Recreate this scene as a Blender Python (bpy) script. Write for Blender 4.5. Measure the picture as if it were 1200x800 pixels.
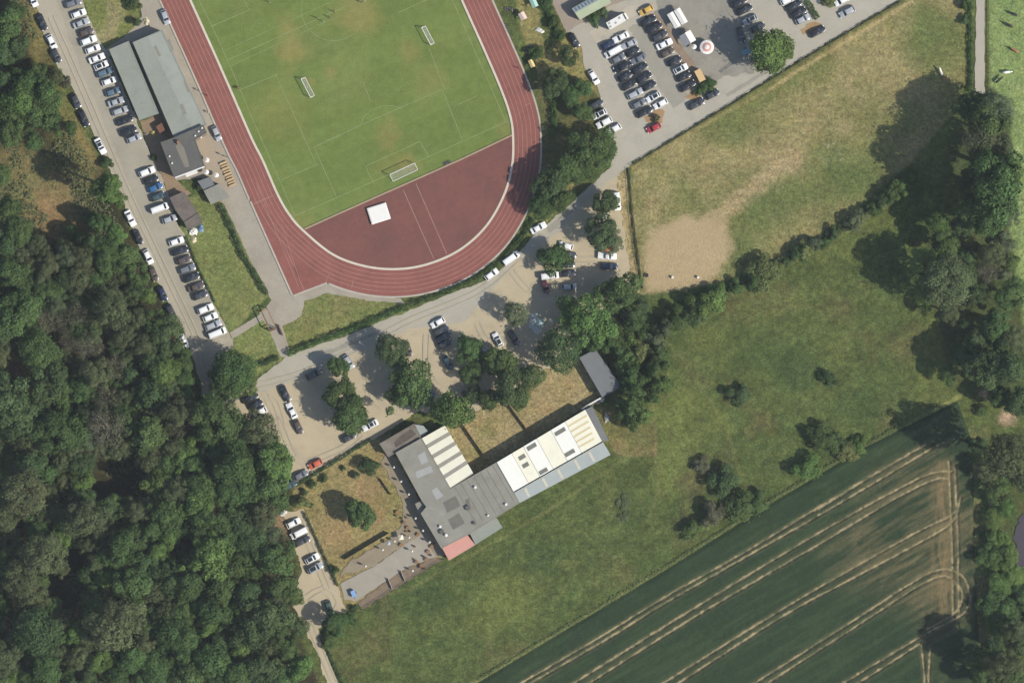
import bpy, bmesh, math, random
import numpy as np
from mathutils import Vector, Matrix
from mathutils.geometry import tessellate_polygon
R = math.radians
random.seed(7)
for o in list(bpy.data.objects): bpy.data.objects.remove(o)
scene = bpy.context.scene
COL = scene.collection
S = 0.24                                   # metres per map unit (the plan is laid out on a 1200 x 800 survey grid)
CAM_H = 1500.0
# ------------------------------------------------------------------ camera, sky, sun, exposure
cam = bpy.data.objects.new('camera', bpy.data.cameras.new('camera')); COL.objects.link(cam)
cam.location = (0, 0, CAM_H); cam.rotation_euler = (0, 0, 0)
cam.data.sensor_width = 36.0; cam.data.lens = 36.0*CAM_H/(1200*S)
cam.data.clip_start = 10; cam.data.clip_end = 6000
scene.camera = cam
scene.cycles.filter_width = 1.5             # soft survey lens
SUN_EL = R(43); SX, SY = 0.93, -0.37       # towards the sun, in plan
world = bpy.data.worlds.new('World'); scene.world = world; world.use_nodes = True
wn = world.node_tree.nodes; wl = world.node_tree.links
sky = wn.new('ShaderNodeTexSky'); sky.sky_type = 'NISHITA'; sky.sun_disc = False
sky.sun_elevation = SUN_EL; sky.sun_rotation = math.atan2(SX, SY); sky.ozone_density = 1.6; sky.dust_density = 1.0; sky.air_density = 1.0
wl.new(sky.outputs['Color'], wn['Background'].inputs['Color']); wn['Background'].inputs['Strength'].default_value = 0.115
sun = bpy.data.objects.new('sun', bpy.data.lights.new('sun', 'SUN')); COL.objects.link(sun)
sun.data.energy = 4.1; sun.data.angle = R(0.5); sun.data.color = (1.0, 0.94, 0.84)
d = Vector((-SX*math.cos(SUN_EL), -SY*math.cos(SUN_EL), -math.sin(SUN_EL)))
sun.rotation_euler = d.to_track_quat('-Z', 'Y').to_euler(); sun.location = (200, -80, 300)
vs = scene.view_settings
vs.view_transform = 'Standard'; vs.look = 'None'; vs.gamma = 1.0; vs.exposure = 0.61; vs.use_curve_mapping = False

# ------------------------------------------------------------------ helpers
def P(x, y, z=0.0): return Vector(((x-600)*S, (400-y)*S, z))
def ang(dx, dy): return math.atan2(-dy, dx)
def lin(c):
    c /= 255.0
    return c/12.92 if c <= 0.04045 else ((c+0.055)/1.055)**2.4
EXP = 1.10*2**0.55                                 # light on a level sunlit surface
def C(r, g, b):
    m = 0.3*r+0.55*g+0.15*b; r, g, b = (v+(m-v)*0.03 for v in (r, g, b))
    return (lin(r)/EXP, lin(g)/EXP, lin(b)/EXP)

MATS = {}
def mat(name, col, rough=0.85, var=0.12, scale=0.4, col2=None, stain=0.0, bump=0.0, spec=0.3, metal=0.0, coat=0.0, fine=4.0, obj_random=0.0):
    """procedural principled material: colour broken up by two noises in world position"""
    if name in MATS: return MATS[name]
    m = bpy.data.materials.new(name); m.use_nodes = True; nt = m.node_tree; n = nt.nodes; l = nt.links
    b = n['Principled BSDF']
    b.inputs['Roughness'].default_value = rough; b.inputs['Specular IOR Level'].default_value = spec
    b.inputs['Metallic'].default_value = metal; b.inputs['Coat Weight'].default_value = coat; b.inputs['Coat Roughness'].default_value = 0.08
    if var > 0:
        g = n.new('ShaderNodeNewGeometry')
        n1 = n.new('ShaderNodeTexNoise'); n1.inputs['Scale'].default_value = scale; n1.inputs['Detail'].default_value = 6; n1.inputs['Roughness'].default_value = 0.65
        n2 = n.new('ShaderNodeTexNoise'); n2.inputs['Scale'].default_value = fine; n2.inputs['Detail'].default_value = 3
        l.new(g.outputs['Position'], n1.inputs['Vector']); l.new(g.outputs['Position'], n2.inputs['Vector'])
        r1 = n.new('ShaderNodeMapRange'); r1.inputs['From Min'].default_value = 0.3; r1.inputs['From Max'].default_value = 0.7
        l.new(n1.outputs['Fac'], r1.inputs['Value'])
        mx = n.new('ShaderNodeMix'); mx.data_type = 'RGBA'
        c2 = col2 if col2 else tuple(min(1, c*(1+var)) for c in col)
        c1 = tuple(c*(1-var) for c in col) if not col2 else col
        mx.inputs['A'].default_value = (*c1, 1); mx.inputs['B'].default_value = (*c2, 1)
        l.new(r1.outputs['Result'], mx.inputs['Factor'])
        r2 = n.new('ShaderNodeMapRange'); r2.inputs['From Min'].default_value = 0.25; r2.inputs['From Max'].default_value = 0.75
        r2.inputs['To Min'].default_value = 1-var*0.7; r2.inputs['To Max'].default_value = 1+var*0.7
        l.new(n2.outputs['Fac'], r2.inputs['Value'])
        ml = n.new('ShaderNodeVectorMath'); ml.operation = 'SCALE'
        l.new(mx.outputs['Result'], ml.inputs[0]); l.new(r2.outputs['Result'], ml.inputs['Scale'])
        out = ml.outputs['Vector']
        if stain > 0:
            n3 = n.new('ShaderNodeTexNoise'); n3.inputs['Scale'].default_value = 0.22; n3.inputs['Detail'].default_value = 9; n3.inputs['Roughness'].default_value = 0.78; n3.inputs['Distortion'].default_value = 0.6
            l.new(g.outputs['Position'], n3.inputs['Vector'])
            rs_ = n.new('ShaderNodeMapRange'); rs_.inputs['From Min'].default_value = 0.52; rs_.inputs['From Max'].default_value = 0.72; rs_.inputs['To Min'].default_value = 1.0; rs_.inputs['To Max'].default_value = 1-stain
            l.new(n3.outputs['Fac'], rs_.inputs['Value'])
            ms = n.new('ShaderNodeVectorMath'); ms.operation = 'SCALE'; l.new(out, ms.inputs[0]); l.new(rs_.outputs['Result'], ms.inputs['Scale']); out = ms.outputs['Vector']
        if obj_random > 0:
            oi = n.new('ShaderNodeObjectInfo'); r3 = n.new('ShaderNodeMapRange')
            r3.inputs['To Min'].default_value = 1-obj_random; r3.inputs['To Max'].default_value = 1+obj_random
            l.new(oi.outputs['Random'], r3.inputs['Value'])
            m3 = n.new('ShaderNodeVectorMath'); m3.operation = 'SCALE'
            l.new(out, m3.inputs[0]); l.new(r3.outputs['Result'], m3.inputs['Scale']); out = m3.outputs['Vector']
        l.new(out, b.inputs['Base Color'])
        if bump > 0:
            bp = n.new('ShaderNodeBump'); bp.inputs['Strength'].default_value = bump; bp.inputs['Distance'].default_value = 0.2
            l.new(n2.outputs['Fac'], bp.inputs['Height']); l.new(bp.outputs['Normal'], b.inputs['Normal'])
    else:
        b.inputs['Base Color'].default_value = (*col, 1)
    MATS[name] = m
    return m

def cover_mat(name, amp=0.42, s1=0.12, s2=0.7, s3=1.7, bump=0.6, hue=0.5):
    """land cover: soil and grass colour from the mesh, mottled by noises, straw and lush tufts"""
    m = bpy.data.materials.new(name); m.use_nodes = True; nt = m.node_tree; n = nt.nodes; l = nt.links
    b = n['Principled BSDF']; b.inputs['Roughness'].default_value = 0.95; b.inputs['Specular IOR Level'].default_value = 0.1
    at = n.new('ShaderNodeAttribute'); at.attribute_name = 'cover'
    g = n.new('ShaderNodeNewGeometry'); out = at.outputs['Color']; fac = None
    for sc, tint in ((0.3, (1.16, 1.02, 0.86)), (0.8, (0.84, 0.98, 0.86))):
        t = n.new('ShaderNodeTexNoise'); t.inputs['Scale'].default_value = sc; t.inputs['Detail'].default_value = 6; t.inputs['Roughness'].default_value = 0.7
        mp = n.new('ShaderNodeVectorMath'); mp.operation = 'ADD'; mp.inputs[1].default_value = (sc*91, 37, 5)
        l.new(g.outputs['Position'], mp.inputs[0]); l.new(mp.outputs['Vector'], t.inputs['Vector'])
        r = n.new('ShaderNodeMapRange'); r.inputs['From Min'].default_value = 0.45; r.inputs['From Max'].default_value = 0.68; r.inputs['To Max'].default_value = hue
        l.new(t.outputs['Fac'], r.inputs['Value'])
        mu = n.new('ShaderNodeVectorMath'); mu.operation = 'MULTIPLY'; mu.inputs[1].default_value = tint; l.new(out, mu.inputs[0])
        mx = n.new('ShaderNodeMix'); mx.data_type = 'RGBA'; l.new(r.outputs['Result'], mx.inputs['Factor']); l.new(out, mx.inputs['A']); l.new(mu.outputs['Vector'], mx.inputs['B']); out = mx.outputs['Result']
    for sc, a in ((s1, amp*0.4), (s2, amp*0.8), (s3, amp)):
        t = n.new('ShaderNodeTexNoise'); t.inputs['Scale'].default_value = sc; t.inputs['Detail'].default_value = 4; t.inputs['Roughness'].default_value = 0.65
        l.new(g.outputs['Position'], t.inputs['Vector'])
        r = n.new('ShaderNodeMapRange'); r.inputs['From Min'].default_value = 0.3; r.inputs['From Max'].default_value = 0.7
        r.inputs['To Min'].default_value = 1-a; r.inputs['To Max'].default_value = 1+a
        l.new(t.outputs['Fac'], r.inputs['Value'])
        v = n.new('ShaderNodeVectorMath'); v.operation = 'SCALE'
        l.new(out, v.inputs[0]); l.new(r.outputs['Result'], v.inputs['Scale']); out = v.outputs['Vector']; fac = t
    mxa = n.new('ShaderNodeMix'); mxa.data_type = 'RGBA'; l.new(at.outputs['Alpha'], mxa.inputs['Factor']); l.new(at.outputs['Color'], mxa.inputs['A']); l.new(out, mxa.inputs['B'])
    l.new(mxa.outputs['Result'], b.inputs['Base Color'])
    bp = n.new('ShaderNodeBump'); bp.inputs['Strength'].default_value = bump; bp.inputs['Distance'].default_value = 0.4
    l.new(fac.outputs['Fac'], bp.inputs['Height']); l.new(bp.outputs['Normal'], b.inputs['Normal'])
    return m

def leaf_mat(name, col, var=0.3, trans=0.32, hue=0.06):
    m = bpy.data.materials.new(name); m.use_nodes = True; nt = m.node_tree; n = nt.nodes; l = nt.links
    b = n['Principled BSDF']; b.inputs['Roughness'].default_value = 0.8; b.inputs['Specular IOR Level'].default_value = 0.03
    at = n.new('ShaderNodeAttribute'); at.attribute_name = 'tint'
    oi = n.new('ShaderNodeObjectInfo')
    hs = n.new('ShaderNodeHueSaturation'); hs.inputs['Color'].default_value = (*col, 1)
    r = n.new('ShaderNodeMapRange'); r.inputs['To Min'].default_value = 0.5-hue*0.4; r.inputs['To Max'].default_value = 0.5+hue*0.15
    l.new(oi.outputs['Random'], r.inputs['Value']); l.new(r.outputs['Result'], hs.inputs['Hue'])
    r2 = n.new('ShaderNodeMath'); r2.operation = 'MULTIPLY_ADD'; r2.inputs[1].default_value = 7.31; r2.inputs[2].default_value = 0.0
    l.new(oi.outputs['Random'], r2.inputs[0]); fr = n.new('ShaderNodeMath'); fr.operation = 'FRACT'; l.new(r2.outputs[0], fr.inputs[0])
    r3 = n.new('ShaderNodeMapRange'); r3.inputs['To Min'].default_value = 1-var*0.55; r3.inputs['To Max'].default_value = 1+var*0.55
    l.new(fr.outputs[0], r3.inputs['Value'])
    ml = n.new('ShaderNodeMath'); ml.operation = 'MULTIPLY'; l.new(at.outputs['Fac'], ml.inputs[0]); l.new(r3.outputs['Result'], ml.inputs[1])
    l.new(ml.outputs[0], hs.inputs['Value'])
    l.new(hs.outputs['Color'], b.inputs['Base Color'])
    tr = n.new('ShaderNodeBsdfTranslucent'); l.new(hs.outputs['Color'], tr.inputs['Color'])
    mx = n.new('ShaderNodeMixShader'); mx.inputs[0].default_value = trans
    l.new(b.outputs[0], mx.inputs[1]); l.new(tr.outputs[0], mx.inputs[2]); l.new(mx.outputs[0], n['Material Output'].inputs['Surface'])
    return m

def mesh_of(name, verts, faces, m=None, smooth=False):
    me = bpy.data.meshes.new(name); me.from_pydata([tuple(v) for v in verts], [], faces); me.update()
    if m is not None: me.materials.append(m)
    if smooth: me.shade_smooth()
    return me
def link(name, me, parent=None, loc=None, rz=None):
    o = bpy.data.objects.new(name, me); COL.objects.link(o)
    if parent is not None: o.parent = parent
    if loc is not None: o.location = loc
    if rz is not None: o.rotation_euler = (0, 0, rz)
    return o
LABELS = {}
def tag(o, label, cat, group=None):
    o['label'] = label; o['category'] = cat
    if group: o['group'] = group
    LABELS.setdefault(label, []).append(o)
    return o
def thing(name, label, cat, loc, rz=0, group=None):
    return tag(link(name, None, None, loc, rz), label, cat, group)
def structure(o): o['kind'] = 'structure'; return o

class MB:
    """collects boxes, prisms, tubes and ribbons into one mesh"""
    def __init__(s): s.v = []; s.f = []
    def add(s, vs, fs):
        n = len(s.v); s.v += [tuple(v) for v in vs]; s.f += [tuple(i+n for i in f) for f in fs]; return s
    def box(s, c, d, rz=0.0):
        hx, hy, hz = d[0]/2, d[1]/2, d[2]/2; ca, sa = math.cos(rz), math.sin(rz); vs = []
        for z in (-hz, hz):
            for x, y in ((-hx, -hy), (hx, -hy), (hx, hy), (-hx, hy)):
                vs.append((c[0]+x*ca-y*sa, c[1]+x*sa+y*ca, c[2]+z))
        return s.add(vs, [(3, 2, 1, 0), (4, 5, 6, 7), (0, 1, 5, 4), (1, 2, 6, 5), (2, 3, 7, 6), (3, 0, 4, 7)])
    def prism(s, poly, z0, z1):
        n = len(poly); area = sum(poly[i][0]*poly[(i+1) % n][1]-poly[(i+1) % n][0]*poly[i][1] for i in range(n))
        if area < 0: poly = poly[::-1]
        vs = [(p[0], p[1], z0) for p in poly]+[(p[0], p[1], z1) for p in poly]
        fs = [(i, (i+1) % n, n+(i+1) % n, n+i) for i in range(n)]
        for t in tessellate_polygon([[Vector((p[0], p[1], 0)) for p in poly]]):
            a, b_, c_ = t
            A = [poly[a], poly[b_], poly[c_]]
            if (A[1][0]-A[0][0])*(A[2][1]-A[0][1])-(A[2][0]-A[0][0])*(A[1][1]-A[0][1]) < 0: a, c_ = c_, a
            fs.append((n+a, n+b_, n+c_)); fs.append((c_, b_, a))
        return s.add(vs, fs)
    def tube(s, p0, p1, r0, r1, n=8, caps=True):
        p0, p1 = Vector(p0), Vector(p1); ax = (p1-p0).normalized()
        u = ax.orthogonal().normalized(); w = ax.cross(u); vs = []
        for p, r in ((p0, r0), (p1, r1)):
            for i in range(n):
                a = 2*math.pi*i/n; vs.append(p+(u*math.cos(a)+w*math.sin(a))*r)
        fs = [(i, (i+1) % n, n+(i+1) % n, n+i) for i in range(n)]
        if caps: fs += [tuple(range(n-1, -1, -1)), tuple(range(n, 2*n))]
        return s.add(vs, fs)
    def ribbon(s, pts, w, z, z1=None, closed=False):
        """flat strip of width w along plan points"""
        n = len(pts); L = []; Rr = []
        for i in range(n):
            a = pts[(i-1) % n] if (closed or i > 0) else pts[i]; b_ = pts[(i+1) % n] if (closed or i < n-1) else pts[i]
            t = Vector((b_[0]-a[0], b_[1]-a[1])).normalized(); nn = Vector((-t.y, t.x))
            L.append((pts[i][0]+nn.x*w/2, pts[i][1]+nn.y*w/2)); Rr.append((pts[i][0]-nn.x*w/2, pts[i][1]-nn.y*w/2))
        m_ = n if closed else n-1
        if z1 is None:
            vs = [(*p, z) for p in L]+[(*p, z) for p in Rr]
            return s.add(vs, [(i, n+i, n+(i+1) % n, (i+1) % n) for i in range(m_)])
        vs = [(*p, z1) for p in L]+[(*p, z1) for p in Rr]+[(*p, z) for p in L]+[(*p, z) for p in Rr]; fs = []
        for i in range(m_):
            j = (i+1) % n
            fs += [(i, n+i, n+j, j), (i, j, 2*n+j, 2*n+i), (n+j, n+i, 3*n+i, 3*n+j)]
        if not closed: fs += [(0, 2*n, 3*n, n), (n-1, 2*n-1, 4*n-1, 3*n-1)]
        return s.add(vs, fs)
    def mesh(s, name, m=None, smooth=None):
        me = mesh_of(name, s.v, s.f, m)
        if smooth: me.shade_smooth(); me.set_sharp_from_angle(angle=R(smooth))
        return me
    def build(s, name, m, parent=None, smooth=None): return link(name, s.mesh(name, m, smooth), parent)

def W(pts): return [(P(*p).x, P(*p).y) for p in pts]           # plan units -> metres
def catmull(pts, step=1.0):
    out = []
    for i in range(len(pts)-1):
        p0 = Vector(pts[max(i-1, 0)]); p1 = Vector(pts[i]); p2 = Vector(pts[i+1]); p3 = Vector(pts[min(i+2, len(pts)-1)])
        k = max(1, int((p2-p1).length/step))
        for j in range(k):
            t = j/k
            out.append(0.5*((2*p1)+(p2-p0)*t+(2*p0-5*p1+4*p2-p3)*t*t+(3*p1-p0-3*p2+p3)*t**3))
    out.append(Vector(pts[-1])); return [(v[0], v[1]) for v in out]
def resample(pts, step=1.0):
    out = []
    for i in range(len(pts)-1):
        a, b_ = Vector(pts[i]), Vector(pts[i+1]); k = max(1, int((b_-a).length/step))
        out += [tuple(a.lerp(b_, j/k)) for j in range(k)]
    out.append(tuple(pts[-1])); return out
def offset(pts, dd):
    out = []
    for i in range(len(pts)):
        a = pts[max(i-1, 0)]; b_ = pts[min(i+1, len(pts)-1)]
        t = Vector((b_[0]-a[0], b_[1]-a[1])).normalized(); out.append((pts[i][0]-t.y*dd, pts[i][1]+t.x*dd))
    return out
ZL = [0.008]
def nz(): ZL[0] += 0.006; return ZL[0]
def sheet(name, poly, m, rough=0.0, z=None, curve=False, seed=1):
    """a flat piece of the setting laid on the ground; its border wavers by `rough` metres"""
    w = W(poly)
    if curve: w = catmull(w+[w[0]], 2.0)[:-1]
    if rough > 0:
        w = resample(w+[w[0]], 0.7)[:-1]; rd = random.Random(seed+len(poly)*13); ph = [rd.random()*6.28 for _ in range(6)]
        w = [(x+rough*(math.sin(x*1.1+ph[0])*math.sin(y*0.9+ph[1])+0.6*math.sin(x*2.9+y*1.7+ph[2])+rd.uniform(-.35, .35)),
              y+rough*(math.sin(y*1.2+ph[3])*math.sin(x*0.8+ph[4])+0.6*math.sin(y*3.1-x*1.9+ph[5])+rd.uniform(-.35, .35))) for x, y in w]
    if z is None: z = nz()
    vs = [Vector((x, y, 0)) for x, y in w]; fs = []
    for a, b_, c_ in tessellate_polygon([vs]):
        if (vs[b_]-vs[a]).cross(vs[c_]-vs[a]).z < 0: a, c_ = c_, a
        fs.append((a, b_, c_))
    return structure(link(name, mesh_of(name, [(v.x, v.y, z) for v in vs], fs, m)))

# numpy noise and soft polygon masks, in plan units
def vnoise(x, y, sc, seed):
    rs = np.random.RandomState(seed); g = rs.rand(257, 257)
    X = x/sc+1000.0; Y = y/sc+1000.0; xi = np.floor(X).astype(int); yi = np.floor(Y).astype(int)
    fx = X-xi; fy = Y-yi; fx = fx*fx*(3-2*fx); fy = fy*fy*(3-2*fy); xi %= 256; yi %= 256
    return (g[xi, yi]*(1-fx)+g[xi+1, yi]*fx)*(1-fy)+(g[xi, yi+1]*(1-fx)+g[xi+1, yi+1]*fx)*fy
def fbm(x, y, sc, seed, o=4):
    t = 0; a = 1; n_ = 0
    for i in range(o): t = t+a*vnoise(x, y, sc/2**i, seed+i*17); n_ += a; a *= 0.55
    return t/n_
def seg_dist(x, y, pts, closed=False):
    dmin = np.full(x.shape, 1e9); n = len(pts)
    for i in range(n if closed else n-1):
        ax, ay = pts[i]; bx, by = pts[(i+1) % n]; dx, dy = bx-ax, by-ay; L2 = dx*dx+dy*dy+1e-9
        t = np.clip(((x-ax)*dx+(y-ay)*dy)/L2, 0, 1)
        dmin = np.minimum(dmin, np.hypot(x-ax-t*dx, y-ay-t*dy))
    return dmin
def inside(x, y, poly):
    r = np.zeros(x.shape, bool); n = len(poly)
    for i in range(n):
        ax, ay = poly[i]; bx, by = poly[(i+1) % n]
        if ay == by: continue
        r ^= ((ay > y) != (by > y)) & (x < (bx-ax)*(y-ay)/(by-ay)+ax)
    return r
def soft(x, y, poly, w=4.0, wob=0.0, sc=15.0, seed=3):
    dd = seg_dist(x, y, poly, True); sd = np.where(inside(x, y, poly), dd, -dd)
    if wob: sd = sd+(fbm(x, y, sc, seed)-0.5)*2*wob
    t = np.clip((sd+w)/(2*w), 0, 1); return t*t*(3-2*t)
def blob(x, y, cx, cy, r, e=1.0, seed=5):
    dd = np.hypot((x-cx), (y-cy)*e)/r; out = np.zeros(x.shape); k = dd < 1.75
    t = np.clip(1.25-dd[k]-(fbm(x[k], y[k], r*0.7, seed)-0.5)*0.9, 0, 1); out[k] = t*t*(3-2*t); return out
def mixc(a, c, m): return a*(1-m[:, None])+np.array(c)[None, :]*m[:, None]
def set_cover(me, colr, mottle=None):
    at = me.color_attributes.new('cover', 'FLOAT_COLOR', 'POINT')
    arr = np.ones((len(me.vertices), 4), np.float32); arr[:, :3] = np.clip(colr, 0.002, 1); arr[:, 3] = 1.0 if mottle is None else mottle; at.data.foreach_set('color', arr.ravel())
def grid_mesh(name, xs, ys, keep=None, zf=None):
    nx, ny = len(xs), len(ys); X, Y = np.meshgrid(xs, ys, indexing='ij'); x = X.ravel(); y = Y.ravel()
    idx = np.arange(nx*ny).reshape(nx, ny)
    q = np.stack([idx[:-1, 1:], idx[1:, 1:], idx[1:, :-1], idx[:-1, :-1]], -1).reshape(-1, 4)   # plan y runs down
    if keep is not None:
        cx = x[q].mean(1); cy = y[q].mean(1); q = q[keep(cx, cy)]
        used = np.unique(q); rm = np.full(nx*ny, -1); rm[used] = np.arange(len(used)); q = rm[q]; x = x[used]; y = y[used]
    z = zf(x, y) if zf is not None else np.zeros(x.shape)
    co = np.stack([(x-600)*S, (400-y)*S, z], 1).astype(np.float32)
    me = bpy.data.meshes.new(name); me.vertices.add(len(co)); me.vertices.foreach_set('co', co.ravel())
    me.loops.add(q.size); me.loops.foreach_set('vertex_index', q.ravel().astype(np.int32))
    me.polygons.add(len(q)); me.polygons.foreach_set('loop_start', np.arange(0, q.size, 4, dtype=np.int32))
    me.update(calc_edges=True); me.shade_smooth()
    return me, x, y

# ------------------------------------------------------------------ ground: land cover of the whole place
xs = np.concatenate([[-7000, -2500, -900, -300], np.linspace(-60, 1260, 530), [1500, 2100, 3700, 8200]])
ys = np.concatenate([[-7000, -2500, -900, -300], np.linspace(-60, 860, 370), [1100, 1700, 3300, 7800]])
me, x, y = grid_mesh('ground', xs, ys)
c = np.tile(np.array(C(86, 98, 53)), (len(x), 1))
n1 = fbm(x, y, 60, 11); n2 = fbm(x, y, 22, 31); n3 = fbm(x, y, 8, 51)
MEADOW = [(770, 392), (850, 348), (1000, 262), (1060, 222), (1110, 260), (1130, 460), (560, 790), (380, 820), (395, 700), (520, 655), (715, 530), (760, 480)]
c = mixc(c, C(72, 88, 46), np.clip((n2-0.45)*2.4, 0, 1)*0.7)
c = mixc(c, C(100, 108, 58), np.clip((n1-0.52)*3.5, 0, 1)*0.7)
c = mixc(c, C(112, 98, 66), np.clip((fbm(x, y, 45, 71)-0.58)*4, 0, 1)*0.5)
for bx, by, br, e in ((800, 470, 34, 1), (790, 520, 40, .7), (840, 500, 25, 1), (1095, 425, 22, .7), (1100, 385, 18, .8), (1025, 245, 40, 1.2), (600, 700, 35, 1), (575, 725, 30, 1), (780, 560, 18, .5), (770, 480, 14, .5), (1000, 290, 20, 1), (830, 395, 30, 2)):
    c = mixc(c, C(116, 122, 64), blob(x, y, bx, by, br, e, int(bx))*0.5)
for bx, by, br, e in ((730, 600, 16, .5), (640, 650, 25, 1), (930, 430, 40, 1.2), (1000, 480, 40, 1.6), (480, 700, 60, 1.5)):
    c = mixc(c, C(68, 86, 48), blob(x, y, bx, by, br, e, int(bx))*0.6)
u_, v_ = x*.86-y*.51, x*.51+y*.86
c = c*(0.72+0.56*fbm(x, y, 6, 131, 2))[:, None]*(0.84+0.32*fbm(u_/5, v_, 5, 141, 2))[:, None]
c = mixc(c, C(116, 124, 68), np.clip((fbm(x, y, 7, 151, 2)-.62)*6, 0, 1)*np.clip((fbm(x, y, 70, 161)-.4)*4, 0, 1)*.45)
for ln, w_ in (([(766, 470), (768, 520), (772, 575), (760, 610)], 3), ([(770, 392), (800, 420), (850, 500), (870, 560)], 2), ([(400, 705), (480, 690), (560, 645), (640, 600), (720, 545), (764, 520)], 2.4), ([(860, 345), (940, 300), (1040, 240)], 4)):
    c = mixc(c, C(122, 122, 74), np.clip(1.2-seg_dist(x, y, ln)/w_+(n3-.5)*1.4, 0, 1)*.5)
PADD = [(737, 197), (900, 98), (1060, 2), (1070, -80), (1130, -80), (1134, 90), (1120, 130), (1068, 190), (1000, 250), (900, 308), (840, 332), (760, 345), (750, 335)]
pm = soft(x, y, PADD, 2.5)
pc = np.tile(np.array(C(128, 126, 78)), (len(x), 1))
pc = mixc(pc, C(112, 116, 66), np.clip((n2-0.42)*3, 0, 1)*0.75)
pc = mixc(pc, C(158, 144, 100), np.clip((n1-0.42)*3.4, 0, 1)*0.85)
for bx, by, br in ((1040, 80, 45), (1075, 105, 30), (770, 210, 36), (1000, 95, 25), (790, 175, 25), (760, 250, 30), (900, 185, 25)):
    pc = mixc(pc, C(161, 147, 102), blob(x, y, bx, by, br, 1, bx)*0.75)
for bx, by, br, e in ((890, 245, 50, 1.1), (930, 225, 40, 1.4), (860, 300, 34, 1), (1090, 40, 40, .8), (1000, 190, 60, 1.8), (860, 155, 30, 1.5), (985, 215, 50, 1.6)):
    pc = mixc(pc, C(98, 112, 62), blob(x, y, bx, by, br, e, bx)*0.75)
pc = mixc(pc, C(112, 118, 66), np.clip(1.5-seg_dist(x, y, [(830, 150), (900, 108), (960, 72)])/16+(n2-.5)*1.8, 0, 1)*0.8)
pc = mixc(pc, C(116, 118, 70), np.clip((fbm(x*.6+y*.35, y*.6-x*.35, 14, 301)-.5)*4, 0, 1)*.6)
pc = mixc(pc, C(184, 163, 124), soft(x, y, [(752, 300), (764, 268), (800, 254), (846, 252), (856, 290), (846, 312), (826, 336), (756, 346)], 7, 9, 16))
pc = mixc(pc, C(172, 152, 112), np.clip(1.3-seg_dist(x, y, [(840, 258), (862, 236), (890, 214), (930, 186)])/13+(n3-.5)*1.6, 0, 1)*0.85)
pc = mixc(pc, C(178, 158, 112), np.clip(1.2-seg_dist(x, y, [(900, 106), (940, 80), (990, 50), (1068, 2)])/2.6+(n3-.5), 0, 1)*0.9)
pc = mixc(pc, C(160, 145, 98), np.clip(1.2-seg_dist(x, y, [(742, 196), (790, 168), (850, 132), (900, 106)])/2.2+(n3-.5), 0, 1)*0.7)
fl = np.clip((vnoise(x, y, 2.2, 9)-0.82)*9, 0, 1)*blob(x, y, 975, 180, 30, 1.4, 8)
pc = mixc(pc, C(190, 186, 160), fl*0.8)
c = c*(1-pm[:, None])+pc*pm[:, None]
PAST = [(1158, -80), (1300, -80), (1300, 370), (1195, 380), (1170, 250), (1160, 110)]
pst = mixc(np.tile(np.array(C(132, 150, 90)), (len(x), 1)), C(152, 166, 106), np.clip((n3-0.45)*3, 0, 1)*0.7)
pst = mixc(pst, C(108, 130, 74), np.clip((n2-0.5)*3, 0, 1)*0.6)
pm = soft(x, y, PAST, 3); c = c*(1-pm[:, None])+pst*pm[:, None]
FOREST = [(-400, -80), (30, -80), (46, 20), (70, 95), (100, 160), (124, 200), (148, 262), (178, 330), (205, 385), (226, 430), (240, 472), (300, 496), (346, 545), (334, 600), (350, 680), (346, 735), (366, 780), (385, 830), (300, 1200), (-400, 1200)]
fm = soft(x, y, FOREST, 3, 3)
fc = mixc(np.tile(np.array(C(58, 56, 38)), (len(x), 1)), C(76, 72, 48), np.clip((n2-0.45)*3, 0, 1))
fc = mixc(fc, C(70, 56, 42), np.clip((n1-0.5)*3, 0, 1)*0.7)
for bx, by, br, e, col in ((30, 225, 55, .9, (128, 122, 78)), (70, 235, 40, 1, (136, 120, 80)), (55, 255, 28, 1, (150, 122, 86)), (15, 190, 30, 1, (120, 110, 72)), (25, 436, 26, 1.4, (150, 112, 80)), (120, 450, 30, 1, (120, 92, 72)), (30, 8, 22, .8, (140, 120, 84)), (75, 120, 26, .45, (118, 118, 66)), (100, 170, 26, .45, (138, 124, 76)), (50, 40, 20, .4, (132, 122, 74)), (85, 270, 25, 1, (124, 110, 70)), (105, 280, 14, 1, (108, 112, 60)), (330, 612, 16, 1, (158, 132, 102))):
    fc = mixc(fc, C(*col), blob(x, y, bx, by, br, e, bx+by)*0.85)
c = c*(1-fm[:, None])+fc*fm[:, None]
def lay(poly, col, col2=None, w=1.5, wob=0.0, k=0.8, th=0.45):
    global c
    m_ = soft(x, y, poly, w, wob); cc = np.tile(np.array(C(*col)), (len(x), 1))
    if col2: cc = mixc(cc, C(*col2), np.clip((n2-th)*3, 0, 1)*k)
    c = c*(1-m_[:, None])+cc*m_[:, None]
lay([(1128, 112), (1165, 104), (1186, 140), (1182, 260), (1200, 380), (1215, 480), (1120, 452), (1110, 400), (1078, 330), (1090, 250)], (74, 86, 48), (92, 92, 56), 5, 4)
lay([(1148, 540), (1200, 520), (1220, 820), (1140, 820)], (78, 92, 50), (96, 92, 58), 3, 3)
lay([(205, 232), (262, 225), (315, 346), (270, 392), (215, 280)], (118, 126, 72), (136, 136, 84))          # lawn by the lane
lay([(270, 390), (312, 368), (338, 418), (300, 440), (262, 448)], (112, 126, 68), (136, 138, 84))
lay([(318, 380), (352, 352), (382, 340), (480, 352), (600, 300), (620, 268), (636, 200), (640, 262), (480, 364), (338, 418)], (118, 124, 70), (136, 130, 82))
lay([(95, -10), (165, -10), (160, 45), (128, 62), (112, 40)], (118, 124, 68), (160, 146, 108))
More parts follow.
